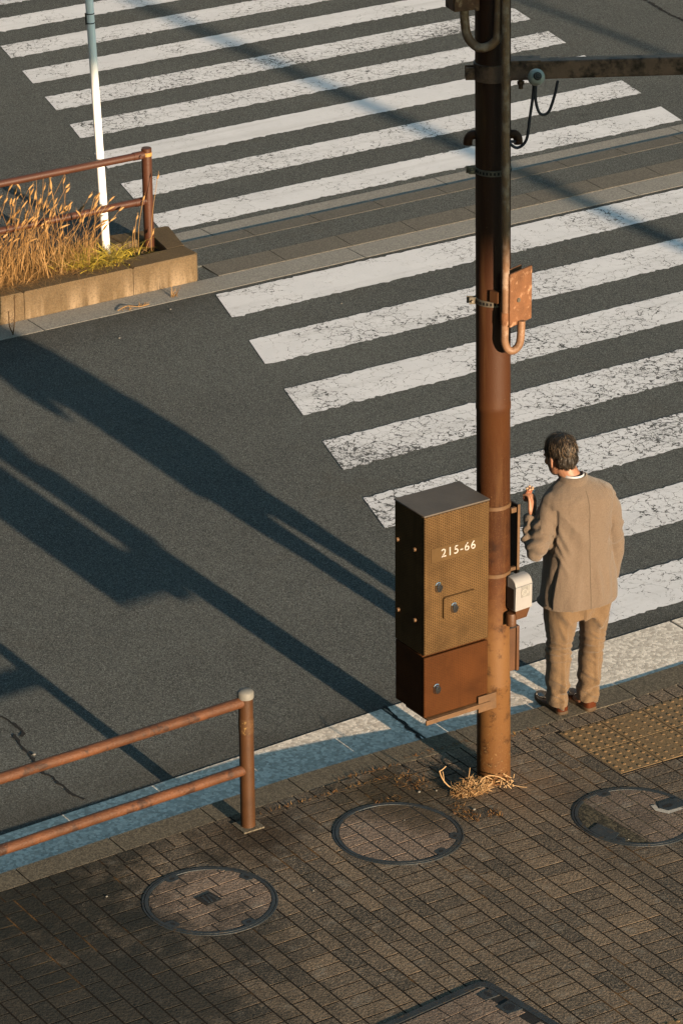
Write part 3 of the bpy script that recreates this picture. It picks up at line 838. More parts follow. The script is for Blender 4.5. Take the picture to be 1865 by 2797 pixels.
mb=MB(); mb.bx(-.562,-.241,CY0-.0025,CY0+.003,1.507,1.588); LB=mb.build("label_panel",CABLAB,UD,bevel=.0008)
def text_mesh(s,size):
    cu=bpy.data.curves.new("txt",'FONT'); cu.body=s; cu.size=size; cu.extrude=.0007; cu.align_x='LEFT'; cu.space_character=1.18
    cu.offset=.0003
    ob=bpy.data.objects.new("txt",cu); COL.objects.link(ob); dg=bpy.context.evaluated_depsgraph_get()
    me=bpy.data.meshes.new_from_object(ob.evaluated_get(dg)); bpy.data.objects.remove(ob); bpy.data.curves.remove(cu); return me
me=text_mesh("215-66",.078); me.name="stencil_number"; me.materials.clear(); me.materials.append(STENCIL)
tx=bpy.data.objects.new("stencil_number",me); COL.objects.link(tx); tx.parent=UD
xs=[v.co.x for v in me.vertices]; wd=max(xs)-min(xs); k=.212/wd
tx.scale=(k,.84,1); tx.rotation_euler=(pi/2,0,0); tx.location=(-.503,CY0-.0035,1.529)
mb=MB()   # stencil bridges across the digits
for xx,z0 in ((-.489,1.527),(-.4165,1.565),(-.345,1.563),(-.312,1.563),(-.345,1.527),(-.312,1.527)): mb.bx(xx-.0012,xx+.0012,CY0-.0052,CY0-.0022,z0,z0+.013)
mb.split("stencil_bridge",CABLAB,UD)
def knob(x,z,par,y=CY0):
    mb=MB(); n=24
    prof=[(1.12,0),(1.12,-.006),(1.0,-.008),(.98,-.016),(.86,-.020),(.3,-.021)]
    vs=[];fs=[]
    for r,yy in prof:
        for k_ in range(n):
            a=2*pi*k_/n; vs.append((x+r*.0185*cos(a),y+yy,z+r*.026*(abs(sin(a))**.8)*(1 if sin(a)>0 else -1)))
    for i in range(len(prof)-1):
        for k_ in range(n): a=i*n+k_;b=i*n+(k_+1)%n; fs.append((a,b,b+n,a+n))
    fs.append(tuple(range((len(prof)-1)*n,len(prof)*n)))
    mb.add(vs,fs); h=mb.build("handle",CHROME,par,True,angle=35)
    mb=MB(); mb.bx(x-.0165,x+.0165,y-.0235,y-.0195,z+.003,z+.007); mb.build("handle_slot",BLACK,h)
knob(-.520,1.365,UD); knob(-.528,.785,LD)
mb=MB(); P=rrect(-.492,-.290,1.178,1.300,.012,4)
n=len(P); vs=[(x,CY0+.002,z) for x,z in P]+[(x,CY0-.013,z) for x,z in P]; q=[(.988*x+.012*-.391,.988*z+.012*1.239) for x,z in P]; vs+=[(x,CY0-.016,z) for x,z in q]
fs=[(L*n+k_,L*n+(k_+1)%n,(L+1)*n+(k_+1)%n,(L+1)*n+k_) for L in range(2) for k_ in range(n)]+[tuple(range(2*n,3*n))]
mb.add(vs,fs); FL=mb.build("inner_hatch",CABU,UD,True,angle=30); knob(-.432,1.233,FL,CY0-.016)
mb=MB()
for y,z in ((.027,1.565),(-.130,1.567),(.021,1.167),(-.133,1.168)):
    mb.tube([(CX0+.004,y,z),(CX0-.013,y,z)],[.0105,.0105],8); 
mb.split("side_bolt",BANDT,t,loc=O,smooth=True,angle=30)
mb=MB(); mb.bx(CX1,CX1+.012,-.19,-.165,1.60,1.72); mb.bx(CX1,CX1+.012,-.19,-.165,1.08,1.2); mb.split("hinge",BANDT,t,loc=O)

# ------------------------------------------------------------------ boxes on the pole
# rusty junction box at the right
ba=radians(17); RB=Matrix.Rotation(ba,3,'Z'); bx_=Vector((PX,PY,0))+pp(.122,.085,2.845)+ln(2.8)
t=thing("junction_box","rust-flecked orange-brown junction box on the right side of the pole","junction box",(bx_.x,bx_.y,2.85))
mb=MB(); mb.box((0,.022,-.02),(.150,.045,.24),RB); mb.build("body",BROWN2,t,bevel=.003)
mb=MB(); mb.box(RB@Vector((0,.048,0)),(.166,.010,.258),RB); mb.build("flange",RUSTY,t,bevel=.002)
mb=MB(); mb.box(RB@Vector((0,-.012,-.005)),(.180,.014,.284),RB); mb.build("lid",RUSTY,t,bevel=.003)
mb=MB(); q=RB@Vector((-.025,-.019,-.015)); mb.tube([q,q+RB@Vector((0,-.006,0))],.012,12); mb.build("screw",STEEL,t)
mb=MB(); mb.box(RB@Vector((-.08,.075,0)),(.05,.05,.06),RB); mb.build("mount",BROWN2,t)
# brown box at the upper left
b2=Vector((PX,PY,0))+pp(-.155,.07,4.40)+ln(4.4); R2=Matrix.Rotation(radians(-12),3,'Z')
t=thing("junction_box","dark red-brown junction box at the top left of the pole","junction box",(b2.x,b2.y,4.34))
mb=MB(); mb.box((0,0,.12),(.13,.10,.25),R2); mb.build("body",BROWN,t,bevel=.004)
mb=MB(); mb.box(R2@Vector((.058,-.056,.12)),(.020,.012,.26),R2); mb.box(R2@Vector((0.0,-.056,.12)),(.12,.008,.25),R2); mb.build("lid",worn("flaking_brown",(.10,.042,.02),.7,.3,20,100,.002,0,.3,(.22,.13,.08),.55,.66),t)
# white push-button box
wb=Vector((PX,PY,0))+pp(.118,.045,1.075)+ln(1.1)
t=thing("push_button_box","white crossing push-button box with rounded top and faded grey sticker","push-button box",(wb.x,wb.y,1.10))
RW=Matrix.Rotation(radians(4),3,'Z'); Wd=.112; Dp=.13; Ht=.245
def wprof(d0,d1,z0,z1,r):
    P=[(d0,z0),(d0,z1-r)]
    for k in range(7): a=pi/2*k/6; P.append((d0+r-r*cos(a)*1.0,z1-r+r*sin(a)))
    P+=[(d1,z1),(d1,z0)]
    return P
mb=MB(); P=wprof(-.062,.01,.0,.182,.045); n=len(P)
vs=[RW@Vector((-Wd/2,y,z)) for y,z in P]+[RW@Vector((Wd/2,y,z)) for y,z in P]
fs=[(k_,(k_+1)%n,n+(k_+1)%n,n+k_) for k_ in range(n)]+[tuple(range(n)),tuple(range(2*n-1,n-1,-1))]
mb.add(vs,fs); cov=mb.build("cover",WHITEP,t,bevel=.004)
mb=MB(); mb.box(RW@Vector((-Wd/2-.0008,-.02,.065)),(.002,.055,.12),RW); mb.build("side_panel",DKST,t)
mb=MB(); vs=[RW@Vector(p) for p in [(-.035,-.045,-.06),(.035,-.045,-.06),(.035,.01,-.06),(-.035,.01,-.06),(-.049,-.055,.0),(.050,-.055,.0),(.050,.008,.0),(-.049,.008,.0)]]
mb.add(vs,[(0,1,2,3),(4,7,6,5),(0,4,5,1),(1,5,6,2),(2,6,7,3),(3,7,4,0)]); mb.build("base",BROWN2,t,bevel=.003)
mb=MB(); mb.lathe([(.027,-.09),(.027,-.03),(.024,-.022),(.014,-.021)],RW@Vector((-.050,-.02,0)),20); mb.build("knob",BROWN2,t,True,angle=30)
st=MB(); st.box(RW@Vector((.010,-.0635,.105)),(.056,.002,.066),RW); S_=st.build("sticker",GREYST,t)
st=MB(); c0=Vector((.0,-.0655,.100))
for k_ in range(14):
    a=2*pi*k_/14; st.box(RW@(c0+Vector((.018*cos(a),0,.016*sin(a)))),(.006,.001,.006),RW)
for k_ in range(7):
    a=pi+pi*(k_+.5)/7; st.box(RW@(c0+Vector((.009*cos(a),0,.008*sin(a)))),(.004,.001,.004),RW)
for dx,h in ((.024,.045),(.033,.03)): st.box(RW@Vector((dx,-.0655,.112)),(.004,.001,h),RW)
st.build("sticker_mark",GREYST2,S_)
# sign plate seen almost edge on
sp=Vector((PX,PY,0))
t=thing("sign_plate","dark narrow sign plate seen almost edge-on at the pole's right","sign",(PX+.112,PY,1.225))
mb=MB(); mb.bx(-.006,.006,-.035,.26,.02,.42); mb.build("plate",DKST,t,bevel=.003)
mb=MB()
for z in (.05,.39): mb.bx(-.04,-.006,-.03,-.012,z-.014,z+.014)
mb.split("bracket",BANDT,t,bevel=.002)
mb=MB(); mb.bx(-.0075,.0075,-.041,-.0355,.018,.422); mb.build("edge_trim",BANDT,t)
# small lower box
t=thing("control_box","small reddish-brown box low on the right of the pole","control box",(PX+.045,PY+.01,.70))
mb=MB(); mb.bx(-.075,.045,-.07,.06,.0,.25); mb.build("body",BROWN2,t,bevel=.004)
mb=MB(); mb.bx(.047,.066,-.075,.065,-.006,.258); mb.build("door",BROWN2,t,bevel=.004)
mb=MB(); mb.bx(-.08,.05,-.072,.062,.251,.258); mb.build("lid",DKST,t)

# ------------------------------------------------------------------ guard rails
def railing(label,ax,ay,az,ang,n,span,ztop,zr1,zr2,pr,rr,mp,mr,capm,far=False):
    t=thing("guard_rail",label,"guard rail",(ax,ay,az))
    d=Vector((-cos(ang),-sin(ang),0))
    for k in range(n):
        p=d*(span*k); b=az+0
        zb=gz(ax+p.x)-az if not far else 0
        mb=MB(); mb.lathe([(pr,zb-.05),(pr,ztop-.035)],p,24); po=mb.build("post",mp,t,True)
        mb=MB(); 
        if far: mb.lathe([(pr,ztop-.033),(pr*1.02,ztop-.004),(pr*.9,ztop),(pr*.2,ztop+.002)],p,24); cp_=mb.build("cap",mp,po,True,angle=30); mb=MB(); mb.lathe([(pr*1.03,ztop-.062),(pr*1.05,ztop-.061),(pr*1.05,ztop-.034),(pr*1.03,ztop-.033)],p,24,cap=False); mb.build("reflective_band",YEL,po,True,angle=30)
        else:
            mb.lathe([(pr*1.12,ztop-.036),(pr*1.14,ztop-.006),(pr*1.0,ztop+.002),(pr*.5,ztop+.009),(pr*.05,ztop+.010)],p,24); mb.build("cap",capm,po,True,angle=40)
            if k==0:
                mb=MB(); mb.lathe([(pr+.0002,.555),(pr+.0012,.556),(pr+.0012,.64),(pr+.0002,.641)],p,24,cap=False); mb.build("sticker",STICK,po,True,angle=30)
                mb=MB(); mb.box(p+Vector((0,0,zb+.002)),(.125,.125,.012)); mb.build("base_plate",KERBM,po)
    for z in (zr1,zr2):
        L=span*(n-1)
        pts=[d*(s*L/24)+Vector((0,0,z+ (.004*noise.noise(Vector((s*.7,z*9,0))) ))) for s in range(25)]
        mb=MB(); mb.tube(pts,rr,14); ra=mb.build("rail",mr,t,True,angle=60)
        if far:
            mb=MB(); q=d*(.07)+Vector((0,0,z)); mb.tube([q+Vector((-.0,-rr-.004,0)),q+Vector((0,-rr-.016,0))],.014,8); mb.tube([d*.02+Vector((0,0,z)),d*.115+Vector((0,0,z))],rr*1.12,14); mb.build("rail_joint",mr,ra,True,angle=30)
    return t
railing("near rusty two-rail guard fence with a pale-capped brown post on the pavement",-1.471,.137,gz(-1.471),radians(1.9),3,2.0,.790,.735,.340,.0385,.029,RAILP,RAILR,CAPW)
railing("far brown two-rail guard fence standing in the grassy planter",2.52,8.05,.14,0,4,2.0,.815,.765,.405,.0385,.028,RAILF,RAILF,None,True)

# white sign pole in the planter
t=thing("sign_pole","slim white pole rising out of the planter grass","pole",(2.175,8.09,.1)); t.rotation_mode="QUATERNION"; t.rotation_quaternion=Matrix.Rotation(radians(1.7),3,TV).to_quaternion()
mb=MB(); mb.lathe([(.031,0),(.030,2.0),(.029,4.6),(.01,4.61)],n=28); s_=mb.build("shaft",WPOLE,t,True)
mb=MB(); a=pp(-.030,.014,0); 
for z in (1.86,1.93): mb.lathe([(.0305,z-.004),(.032,z-.003),(.032,z+.003),(.0305,z+.004)],n=24,cap=False)
mb.box(a+Vector((-.004,-.003,1.895)),(.006,.012,.085)); mb.build("strap",DKST,t)

# ------------------------------------------------------------------ planter
t=thing("planter","tan concrete planter on the median, with dry grass and a white pole inside","planter",(2.6,7.95,0))
PO=(-2.6,-7.95,0)
def slab(segs,z0,z1,name,m):
    mb=MB()
    for P in segs: mb.prism(P if area(P)>0 else P[::-1],z0,z1,None,.012,random.random())
    return mb.build(name,m,t,loc=PO)
fw_=[]; xs=[-6.0,-4.2,-2.4,-.6,.62,1.55,2.16,2.685]
def fx(x): return 7.615
xb=[.62,1.40,2.20]
cuts=[-6,-4.8,-3.6,-2.4,-1.2,0,.72,1.22,2.13]
for a,b in zip(cuts[:-1],cuts[1:]): fw_.append([(a+.002,7.615),(b-.002,7.615),(b-.002,7.83),(a+.002,7.83)])
fw_.append([(2.132,7.615),(2.672,7.615),(2.70,7.65),(2.70,7.83),(2.132,7.83)])
slab(fw_,-.02,.215,"front_wall",PLANT)
slab([[(2.545,7.832),(2.70,7.832),(2.83,8.29),(2.81,8.31),(2.64,8.31)],],-.02,.213,"end_wall",PLANT)
slab([[(a+.002,8.16),(b-.002,8.16),(b-.002,8.375),(a+.002,8.375)] for a,b in zip([-6,-4,-2,0,1.2,2.0],[-4,-2,0,1.2,2.0,2.35])]+[[(2.354,8.16),(2.60,8.16),(2.635,8.32),(2.354,8.375)]],-.02,.205,"back_wall",PLANT)
mb=MB(); nx,ny=60,8; vs=[]
for i in range(nx+1):
    for j in range(ny+1):
        x=-6+8.62*i/nx; y=7.82+.35*j/ny; vs.append((x,y,.135+.03*noise.noise(Vector((x*4,y*4,0)))+(.05 if x<2.2 else 0)*min(1,max(0,(2.3-x)*4))))
mb.add(vs,[(i*(ny+1)+j,(i+1)*(ny+1)+j,(i+1)*(ny+1)+j+1,i*(ny+1)+j+1) for i in range(nx) for j in range(ny)])
mb.build("soil",SOIL,t,loc=PO)

# ------------------------------------------------------------------ grass and weeds
def blade(mb,base,tip,wd,bend,tint,n=5,rnd=random):
    b=Vector(base); e=Vector(tip); side=(e-b).cross(CF).normalized()*wd/2
    a=rnd.uniform(0,pi); sd=Vector((cos(a),sin(a),0))*wd/2
    vs=[];
    for k in range(n+1):
        s=k/n; p=b.lerp(e,s)+Vector(bend)*(s*s); w_=1-s*.85
        vs+=[p-sd*w_,p+sd*w_]
    mb.add(vs,[(2*k,2*k+1,2*k+3,2*k+2) for k in range(n)],tint)
    return vs[-1]
def tall_grass(name,label,xr,n,seed):
    rnd=random.Random(seed); mb=MB(); sh=MB()
    for i in range(n):
        x=rnd.uniform(*xr); y=rnd.uniform(7.76,8.2); z=.17
        dens=.5+.5*noise.noise(Vector((x*3.1,y*2,seed)))
        if rnd.random()>dens+.35: continue
        h=rnd.uniform(.12,.46)*(1.05 if x<1.7 else .7)
        lean=Vector((rnd.gauss(.02,.26),rnd.gauss(0,.16),0))*h*1.4
        blade(mb,(x,y,z),(x+lean.x*.3,y+lean.y*.3,z+h),rnd.uniform(.0028,.0065),(lean.x,lean.y,-h*.12*rnd.random()),rnd.random(),6,rnd)
        for q in range(5):  # low tangle
            a=rnd.uniform(0,2*pi); L=rnd.uniform(.08,.30)
            blade(mb,(x,y,z-.02),(x+L*.5*cos(a),y+L*.5*sin(a)-.02,z+L*.75),rnd.uniform(.0028,.0065),(L*.5*cos(a),L*.5*sin(a),-L*.55),rnd.random()*.8,5,rnd)
    return mb
mb=tall_grass("dry_grass","",(-4.5,2.05),5200,5)
rnd=random.Random(21)
for i in range(900):   # overhanging straw along the kerb top
    x=rnd.uniform(-2,2.1); a=rnd.uniform(-2.6,-.5); L=rnd.uniform(.08,.2)*(1.3 if x<1.25 else .7)
    blade(mb,(x,7.86,.19),(x+.5*L*cos(a),7.86+L*.7*sin(a),.19+L*.5),rnd.uniform(.004,.008),(L*.3*cos(a),L*.5*sin(a),-L*.45),rnd.random(),5,rnd)
for i in range(1500):   # loose curled leaves tumbling over the front of the bed
    x=rnd.uniform(-1.5,1.75); a=rnd.uniform(0,2*pi); L=rnd.uniform(.12,.34); y=rnd.uniform(7.74,7.98)
    blade(mb,(x,y,.19),(x+L*.35*cos(a),y+L*.35*sin(a),.19+L*rnd.uniform(.45,.95)),rnd.uniform(.003,.007),(L*rnd.uniform(.4,1.0)*cos(a+rnd.gauss(0,.6)),L*rnd.uniform(.2,.7)*sin(a)-.03,-L*rnd.uniform(.3,.7)),rnd.random(),7,rnd)
def seed_head(mb,p,d,L,r,tint,rnd):
    d=d.normalized(); pts=[p+d*(L*k/5)+Vector((0,0,-.012*(k/5)**2)) for k in range(6)]
    mb.tube(pts,[r*.4,r*.95,r,r*.85,r*.6,r*.15],6,tint=tint)
    for k in range(16):
        s=rnd.random(); q=p+d*(L*s); a=Vector((rnd.gauss(0,1),rnd.gauss(0,1),rnd.gauss(0,1))).normalized()
        blade(mb,q,q+a*r*1.6+d*.012,.0018,(0,0,0),min(1,tint+.2),1,rnd)
for i in range(190):
    x=rnd.uniform(-3.2,2.0) if i>110 else rnd.uniform(.9,1.95); y=rnd.uniform(7.8,8.25)
    h=rnd.uniform(.30,.70)*(1 if x<1.75 else .8)
    lx=rnd.gauss(.06,.13); ly=rnd.gauss(-.02,.09)
    tp=Vector((x+lx,y+ly,.17+h)); bp=Vector((x,y,.16))
    mid=bp.lerp(tp,.5)+Vector((-lx*.25,-ly*.25,.02))
    pts=[bp,bp.lerp(mid,.5),mid,mid.lerp(tp,.6),tp]
    mb.tube(bez(pts,12),.0016,5,tint=rnd.random()*.6)
    seed_head(mb,tp,(tp-mid)+Vector((rnd.gauss(.05,.08),0,0)),rnd.uniform(.05,.085),rnd.uniform(.006,.0095),rnd.uniform(.25,.8),rnd)
for x,y,h,lx in ((2.36,7.95,.30,.0),(2.40,8.0,.42,.05),(2.33,7.9,.22,-.03),(2.42,7.93,.16,.06),(2.45,7.9,.6,.07)):
    bp=Vector((x,y,.15)); tp=bp+Vector((lx,0,h)); mb.tube(bez([bp,bp.lerp(tp,.5)+Vector((-.02,0,0)),tp],8),.002,5,tint=.4); seed_head(mb,tp,Vector((.1,0,.3)),.05,.008,.6,rnd)
    for q in range(10): a=rnd.uniform(0,2*pi); blade(mb,bp,(bp.x+.05*cos(a),bp.y+.05*sin(a),.15+rnd.uniform(.05,.15)),.005,(.03*cos(a),.03*sin(a),-.04),rnd.random(),4,rnd)
tag(mb.build("dry_grass",DRY),"tall dry straw-coloured grass with seed heads growing in the planter","grass",None,"stuff")
mb=MB(); rnd=random.Random(9)
for i in range(620):
    cx=rnd.gauss(1.97,.13); cy=rnd.gauss(7.89,.06); a=rnd.uniform(0,2*pi); L=rnd.uniform(.14,.30)
    blade(mb,(cx,cy,.17),(cx+L*.35*cos(a),cy+L*.35*sin(a),.17+L*.9),rnd.uniform(.007,.013),(L*.6*cos(a),L*.6*sin(a)-.02,-L*.5),rnd.random(),6,rnd)
tag(mb.build("grass_tuft",GREEN),"low yellow-green grass tuft at the foot of the white pole","grass tuft")

def dead_stalks(label,x,y,z,spec,seed,m=DRY):
    rnd=random.Random(seed); mb=MB()
    for (dx,dy,h,lx) in spec:
        bp=Vector((x+dx,y+dy,z)); tp=bp+Vector((lx,rnd.gauss(0,.02),h))
        mb.tube(bez([bp,bp.lerp(tp,.4)+Vector((rnd.gauss(0,.02),0,0)),tp],10),[.006]+[.004]*20 if False else .0045,6,tint=rnd.random()*.4)
        for q in range(12):
            s=rnd.uniform(.25,1); p=bp.lerp(tp,s); a=rnd.uniform(0,2*pi); L=rnd.uniform(.05,.16)
            blade(mb,p,(p.x+L*cos(a)*.6,p.y+L*sin(a)*.4,p.z+L*.7),.004,(0,0,-.03),rnd.random()*.6,4,rnd)
    return tag(mb.build("dead_weed",m),label,"weed")
STALK=make_grass("bare_stalk",(.05,.030,.014),(.085,.052,.025),(.13,.085,.045))
dead_stalks("bare forked weed stalk at the left end of the median gutter",.83,7.40,.0,[(0,0,.34,-.02),(.0,.01,.25,.05)],3,STALK)
dead_stalks("bare forked weed stalk in the median gutter, right of a similar one",1.00,7.39,.0,[(0,0,.30,.03),(.01,.01,.2,-.05)],4,STALK)
def mat_weed(label,x,y,z,n,rx,ry,seed,m=WEED,hmax=.05):
    rnd=random.Random(seed); mb=MB()
    for i in range(n):
        a=rnd.uniform(0,2*pi); r=sqrt(rnd.random()); bx=x+rx*r*cos(a); by=y+ry*r*sin(a); b=rnd.uniform(0,2*pi); L=rnd.uniform(.02,.07)
        blade(mb,(bx,by,z),(bx+L*.7*cos(b),by+L*.7*sin(b),z+rnd.uniform(.0,hmax)),rnd.uniform(.003,.006),(0,0,-.01),rnd.random(),3,rnd)
    return mb,rnd
mb,_=mat_weed("",2.0,7.37,.004,36,.12,.02,6); mb.tube(bez([(1.86,7.38,.01),(1.95,7.40,.02),(2.03,7.36,.012),(2.12,7.37,.01)]),.003,5); tag(mb.build("dead_weed",DRY),"flat pale straw wisp lying on the median gutter edge","weed")
mb,_=mat_weed("",2.36,7.42,.004,30,.03,.03,7,hmax=.12); tag(mb.build("dead_weed",DRY),"small upright straw tuft at the planter's foot near its end","weed")

# dead weed at the pole foot
mb=MB(); rnd=random.Random(31); wx,wy=-.26,-.125; wz=gz(wx)
for i in range(560):
    a=rnd.uniform(0,2*pi); r=sqrt(rnd.random()); bx=wx+.115*r*cos(a)+.01; by=wy-.02+.07*r*sin(a); z=wz+rnd.uniform(0,.065)*(1-r*.6)
    b=rnd.uniform(0,2*pi); L=rnd.uniform(.02,.07); el=rnd.uniform(-.3,.9)
    p0=Vector((bx,by,z)); L*=.8; p1=p0+Vector((L*cos(b)*cos(el),L*sin(b)*cos(el),L*sin(el)))
    if p1.z<wz+.003: p1.z=wz+.003
    pm=p0.lerp(p1,.5)+Vector((rnd.gauss(0,.01),rnd.gauss(0,.01),rnd.gauss(0.004,.008)))
    mb.tube([p0,pm,p1],[.0018,.0015,.0008],4,tint=rnd.random())
def wstem(P,r,tint=.7):
    mb.tube(bez([Vector((wx,wy,wz))+Vector((p[0]*(.62 if p[0]>.1 else .85),p[1]*.62,p[2]*.75)) for p in P],16),r*.75,6,tint=tint)
wstem([(-.05,.02,.02),(-.12,.03,.06),(-.165,.05,.13),(-.185,.06,.20)],.0042,.8); wstem([(-.185,.06,.195),(-.165,.055,.205),(-.14,.05,.225)],.004,.95)
wstem([(-.155,.045,.10),(-.16,.05,.16),(-.165,.05,.19)],.003,.85)
wstem([(.0,.01,.05),(.02,.02,.11),(.03,.025,.165)],.0032,.6); wstem([(-.03,.0,.04),(-.035,.005,.10)],.003,.5)
wstem([(.06,-.04,.03),(.12,-.05,.085),(.19,-.07,.10),(.26,-.115,.085),(.31,-.15,.05),(.36,-.18,.012)],.0042,.8)
wstem([(.33,-.165,.03),(.40,-.215,.012),(.45,-.25,.008)],.0022,.95); wstem([(.16,-.06,.09),(.20,-.08,.07),(.185,-.09,.04),(.16,-.085,.035)],.003,.85)
for i in range(26):
    p=Vector((wx,wy,wz))+Vector((.186,-.09,.034))+Vector((rnd.gauss(0,.02),rnd.gauss(0,.018),rnd.gauss(0,.012))); mb.tube([p,p+Vector((rnd.gauss(0,.02),rnd.gauss(0,.02),rnd.gauss(0,.012)))],.003,4,tint=.9)
tag(mb.build("dead_weed",WEED),"tangled bleached dead weed at the foot of the signal pole","weed")
mb=MB(); rnd=random.Random(5)
for i in range(16):
    a=rnd.uniform(0,2*pi); L=rnd.uniform(.05,.13); bx,by=.045,.03
    blade(mb,(bx,by,gz(.05)),(bx+L*.2*cos(a),by+L*.2*sin(a),gz(.05)+L),.006,(L*.3*cos(a),L*.3*sin(a),-.02),rnd.random(),4,rnd)
tag(mb.build("grass_sprig",GREEN),"tiny yellow-green grass sprig beside the pole foot","weed")
# rusty moss and straw litter in the joints
mb=MB(); rnd=random.Random(77)
for cx,cy,rx,ry,n in ((-.47,.10,.10,.10,170),(-.70,-.02,.10,.03,60),(-.42,-.33,.06,.12,150),(-.30,-.42,.05,.05,50),(-.95,.205,.55,.012,150),(-.62,.31,.2,.012,110),(-.12,.36,.22,.02,60),(.35,.30,.25,.015,50)):
    for i in range(n):
        a=rnd.uniform(0,2*pi); r=sqrt(rnd.random()); x=cx+rx*r*cos(a); y=cy+ry*r*sin(a); b=rnd.uniform(0,2*pi); L=rnd.uniform(.008,.03)
        blade(mb,(x,y,gz(x)+.001),(x+L*cos(b),y+L*sin(b),gz(x)+rnd.uniform(.003,.015)),rnd.uniform(.003,.007),(0,0,0),rnd.random(),2,rnd)
tag(mb.build("moss_litter",MOSS),"rusty dry moss and litter scattered in the brick joints","moss",None,"stuff")
mb=MB()
for x,y,r in ((-.50,-.02,.014),(-.41,-.05,.010),(-.36,-.33,.016),(.15,-1.0,.009),(-2.45,-.1,.011),(.60,-1.02,.011),(-.75,-.25,.008),(-1.55,-.62,.009)):
    r*=.6; mb.ball((x,y,gz(x)+r*.5),(r,r*.8,r*.6),8,6)
for x,y,r in ((1.6,6.9,.02),(3.3,6.6,.015),(-1.94,1.62,.022),(2.2,7.2,.018),(4.7,8.0,.02),(6.2,8.02,.025),(.7,6.9,.016)):
    r*=.5; mb.ball((x,y,.006),(r,r*.8,r*.5),8,6)
tag(mb.build("pebbles",CAPW),"pale pebbles scattered over the pavement and road","pebbles",None,"stuff")

# ------------------------------------------------------------------ the man
def remeshed(mb,voxel,smooth=6):
    me=bpy.data.meshes.new("tmp"); me.from_pydata(mb.v,[],mb.f); me.update()
    bm=bmesh.new(); bm.from_mesh(me); bmesh.ops.recalc_face_normals(bm,faces=bm.faces); bm.to_mesh(me); bm.free()
    o=bpy.data.objects.new("tmp",me); COL.objects.link(o)
    r=o.modifiers.new("r",'REMESH'); r.mode='VOXEL'; r.voxel_size=voxel
    if smooth:
        s=o.modifiers.new("s",'SMOOTH'); s.factor=.5; s.iterations=smooth
    dg=bpy.context.evaluated_depsgraph_get(); m2=bpy.data.meshes.new_from_object(o.evaluated_get(dg))
    bpy.data.objects.remove(o); bpy.data.meshes.remove(me)
    return m2
def displace(me,fn):
    me.update(); N=[v.normal.copy() for v in me.vertices]
    for v,nn in zip(me.vertices,N):
        d=fn(v.co,nn)
        if isinstance(d,Vector): v.co=v.co+d
        elif d: v.co=v.co+nn*d
    me.update(); return me
def place(me,name,m,parent):
    me.name=name; me.materials.clear(); me.materials.append(m); me.shade_smooth()
    o=bpy.data.objects.new(name,me); COL.objects.link(o); o.parent=parent; return o
def loft(mb,rings,n=36):
    """rings: (cx,cy,z,a,b[,tiltx,tilty]) ellipses"""
    vs=[];fs=[]
    for q in rings:
        cx,cy,z,a,b=q[:5]; e=q[5] if len(q)>5 else 2.3
        for k in range(n):
            t_=2*pi*k/n; c=cos(t_); s=sin(t_)
            x=a*(abs(c)**(2/e))*(1 if c>0 else -1); y=b*(abs(s)**(2/e))*(1 if s>0 else -1)
            vs.append((cx+x,cy+y,z+(q[6]*x if len(q)>6 else 0)+(q[7]*y if len(q)>7 else 0)))
    for i in range(len(rings)-1):
        for k in range(n):
            a=i*n+k;b=i*n+(k+1)%n; fs.append((a,b,b+n,a+n))
    fs.append(tuple(range(n-1,-1,-1))); m_=(len(rings)-1)*n; fs.append(tuple(range(m_,m_+n)))
    mb.add(vs,fs)
def limb(mb,P,rs,n=18):
    mb.tube(bez(P,6*len(P)) if False else P,rs,n)
    for p,r in zip(P,rs): mb.ball(p,r*.995,16,10)
def smoothpath(P,rs,k=5):
    P=[Vector(p) for p in P]; out=[]; ro=[]
    Q=[P[0]]+P+[P[-1]]; S=[rs[0]]+list(rs)+[rs[-1]]
    for i in range(1,len(Q)-2):
        for j in range(k):
            s=j/k; a,b,c,d=Q[i-1:i+3]; out.append(.5*((2*b)+(c-a)*s+(2*a-5*b+4*c-d)*s*s+(3*b-a-3*c+d)*s**3)); ro.append(S[i]*(1-s)+S[i+1]*s)
    out.append(P[-1]); ro.append(rs[-1]); return out,ro

MANX,MANY,MYAW=.838,.405,radians(-10)
t=thing("person","man in a tan suit standing at the kerb with bread in his raised hand","person",(MANX,MANY,.012))
t.rotation_euler=(0,0,MYAW); t.scale=(.955,1,1); MAN=t
SH_L=Vector((-.172,.0,1.300)); SH_R=Vector((.165,.0,1.312))
EL_L=Vector((-.272,-.030,1.050)); WR_L=Vector((-.264,.058,1.195)); HD_L=Vector((-.256,.076,1.262))
EL_R=Vector((.222,-.01,1.05)); WR_R=Vector((.215,.06,.80))
HC=Vector((-.078,.095,1.525))
RH=Matrix.Rotation(radians(12),3,'Z')@Matrix.Rotation(radians(-14),3,'X')
def hd(x,y,z): return HC+RH@Vector((x,y,z))
# body: head, neck, torso, arms, legs and hands in one skin
mb=MB()
mb.ball(hd(0,-.012,.028),(.076,.095,.092),24,16,RH)           # cranium
mb.ball(hd(0,.022,-.042),(.060,.068,.072),20,14,RH)           # face
mb.ball(hd(0,.055,-.088),(.034,.032,.030),16,10,RH)           # chin
for s in (-1,1):
    mb.ball(hd(s*.036,.012,-.070),(.026,.048,.030),14,10,RH)  # jaw
    mb.ball(hd(s*.040,.058,-.028),(.024,.024,.022),12,8,RH)   # cheek
    mb.ball(hd(s*.030,.080,.005),(.024,.014,.008),12,8,RH)    # brow
    mb.ball(hd(s*.077,-.012,-.022),(.009,.020,.034),12,10,RH@Matrix.Rotation(s*.35,3,'Z'))  # ear
    mb.ball(hd(s*.080,-.022,-.012),(.008,.012,.020),10,8,RH)
    mb.ball(hd(s*.030,.078,-.008),(.013,.010,.009),12,8,RH)   # eye
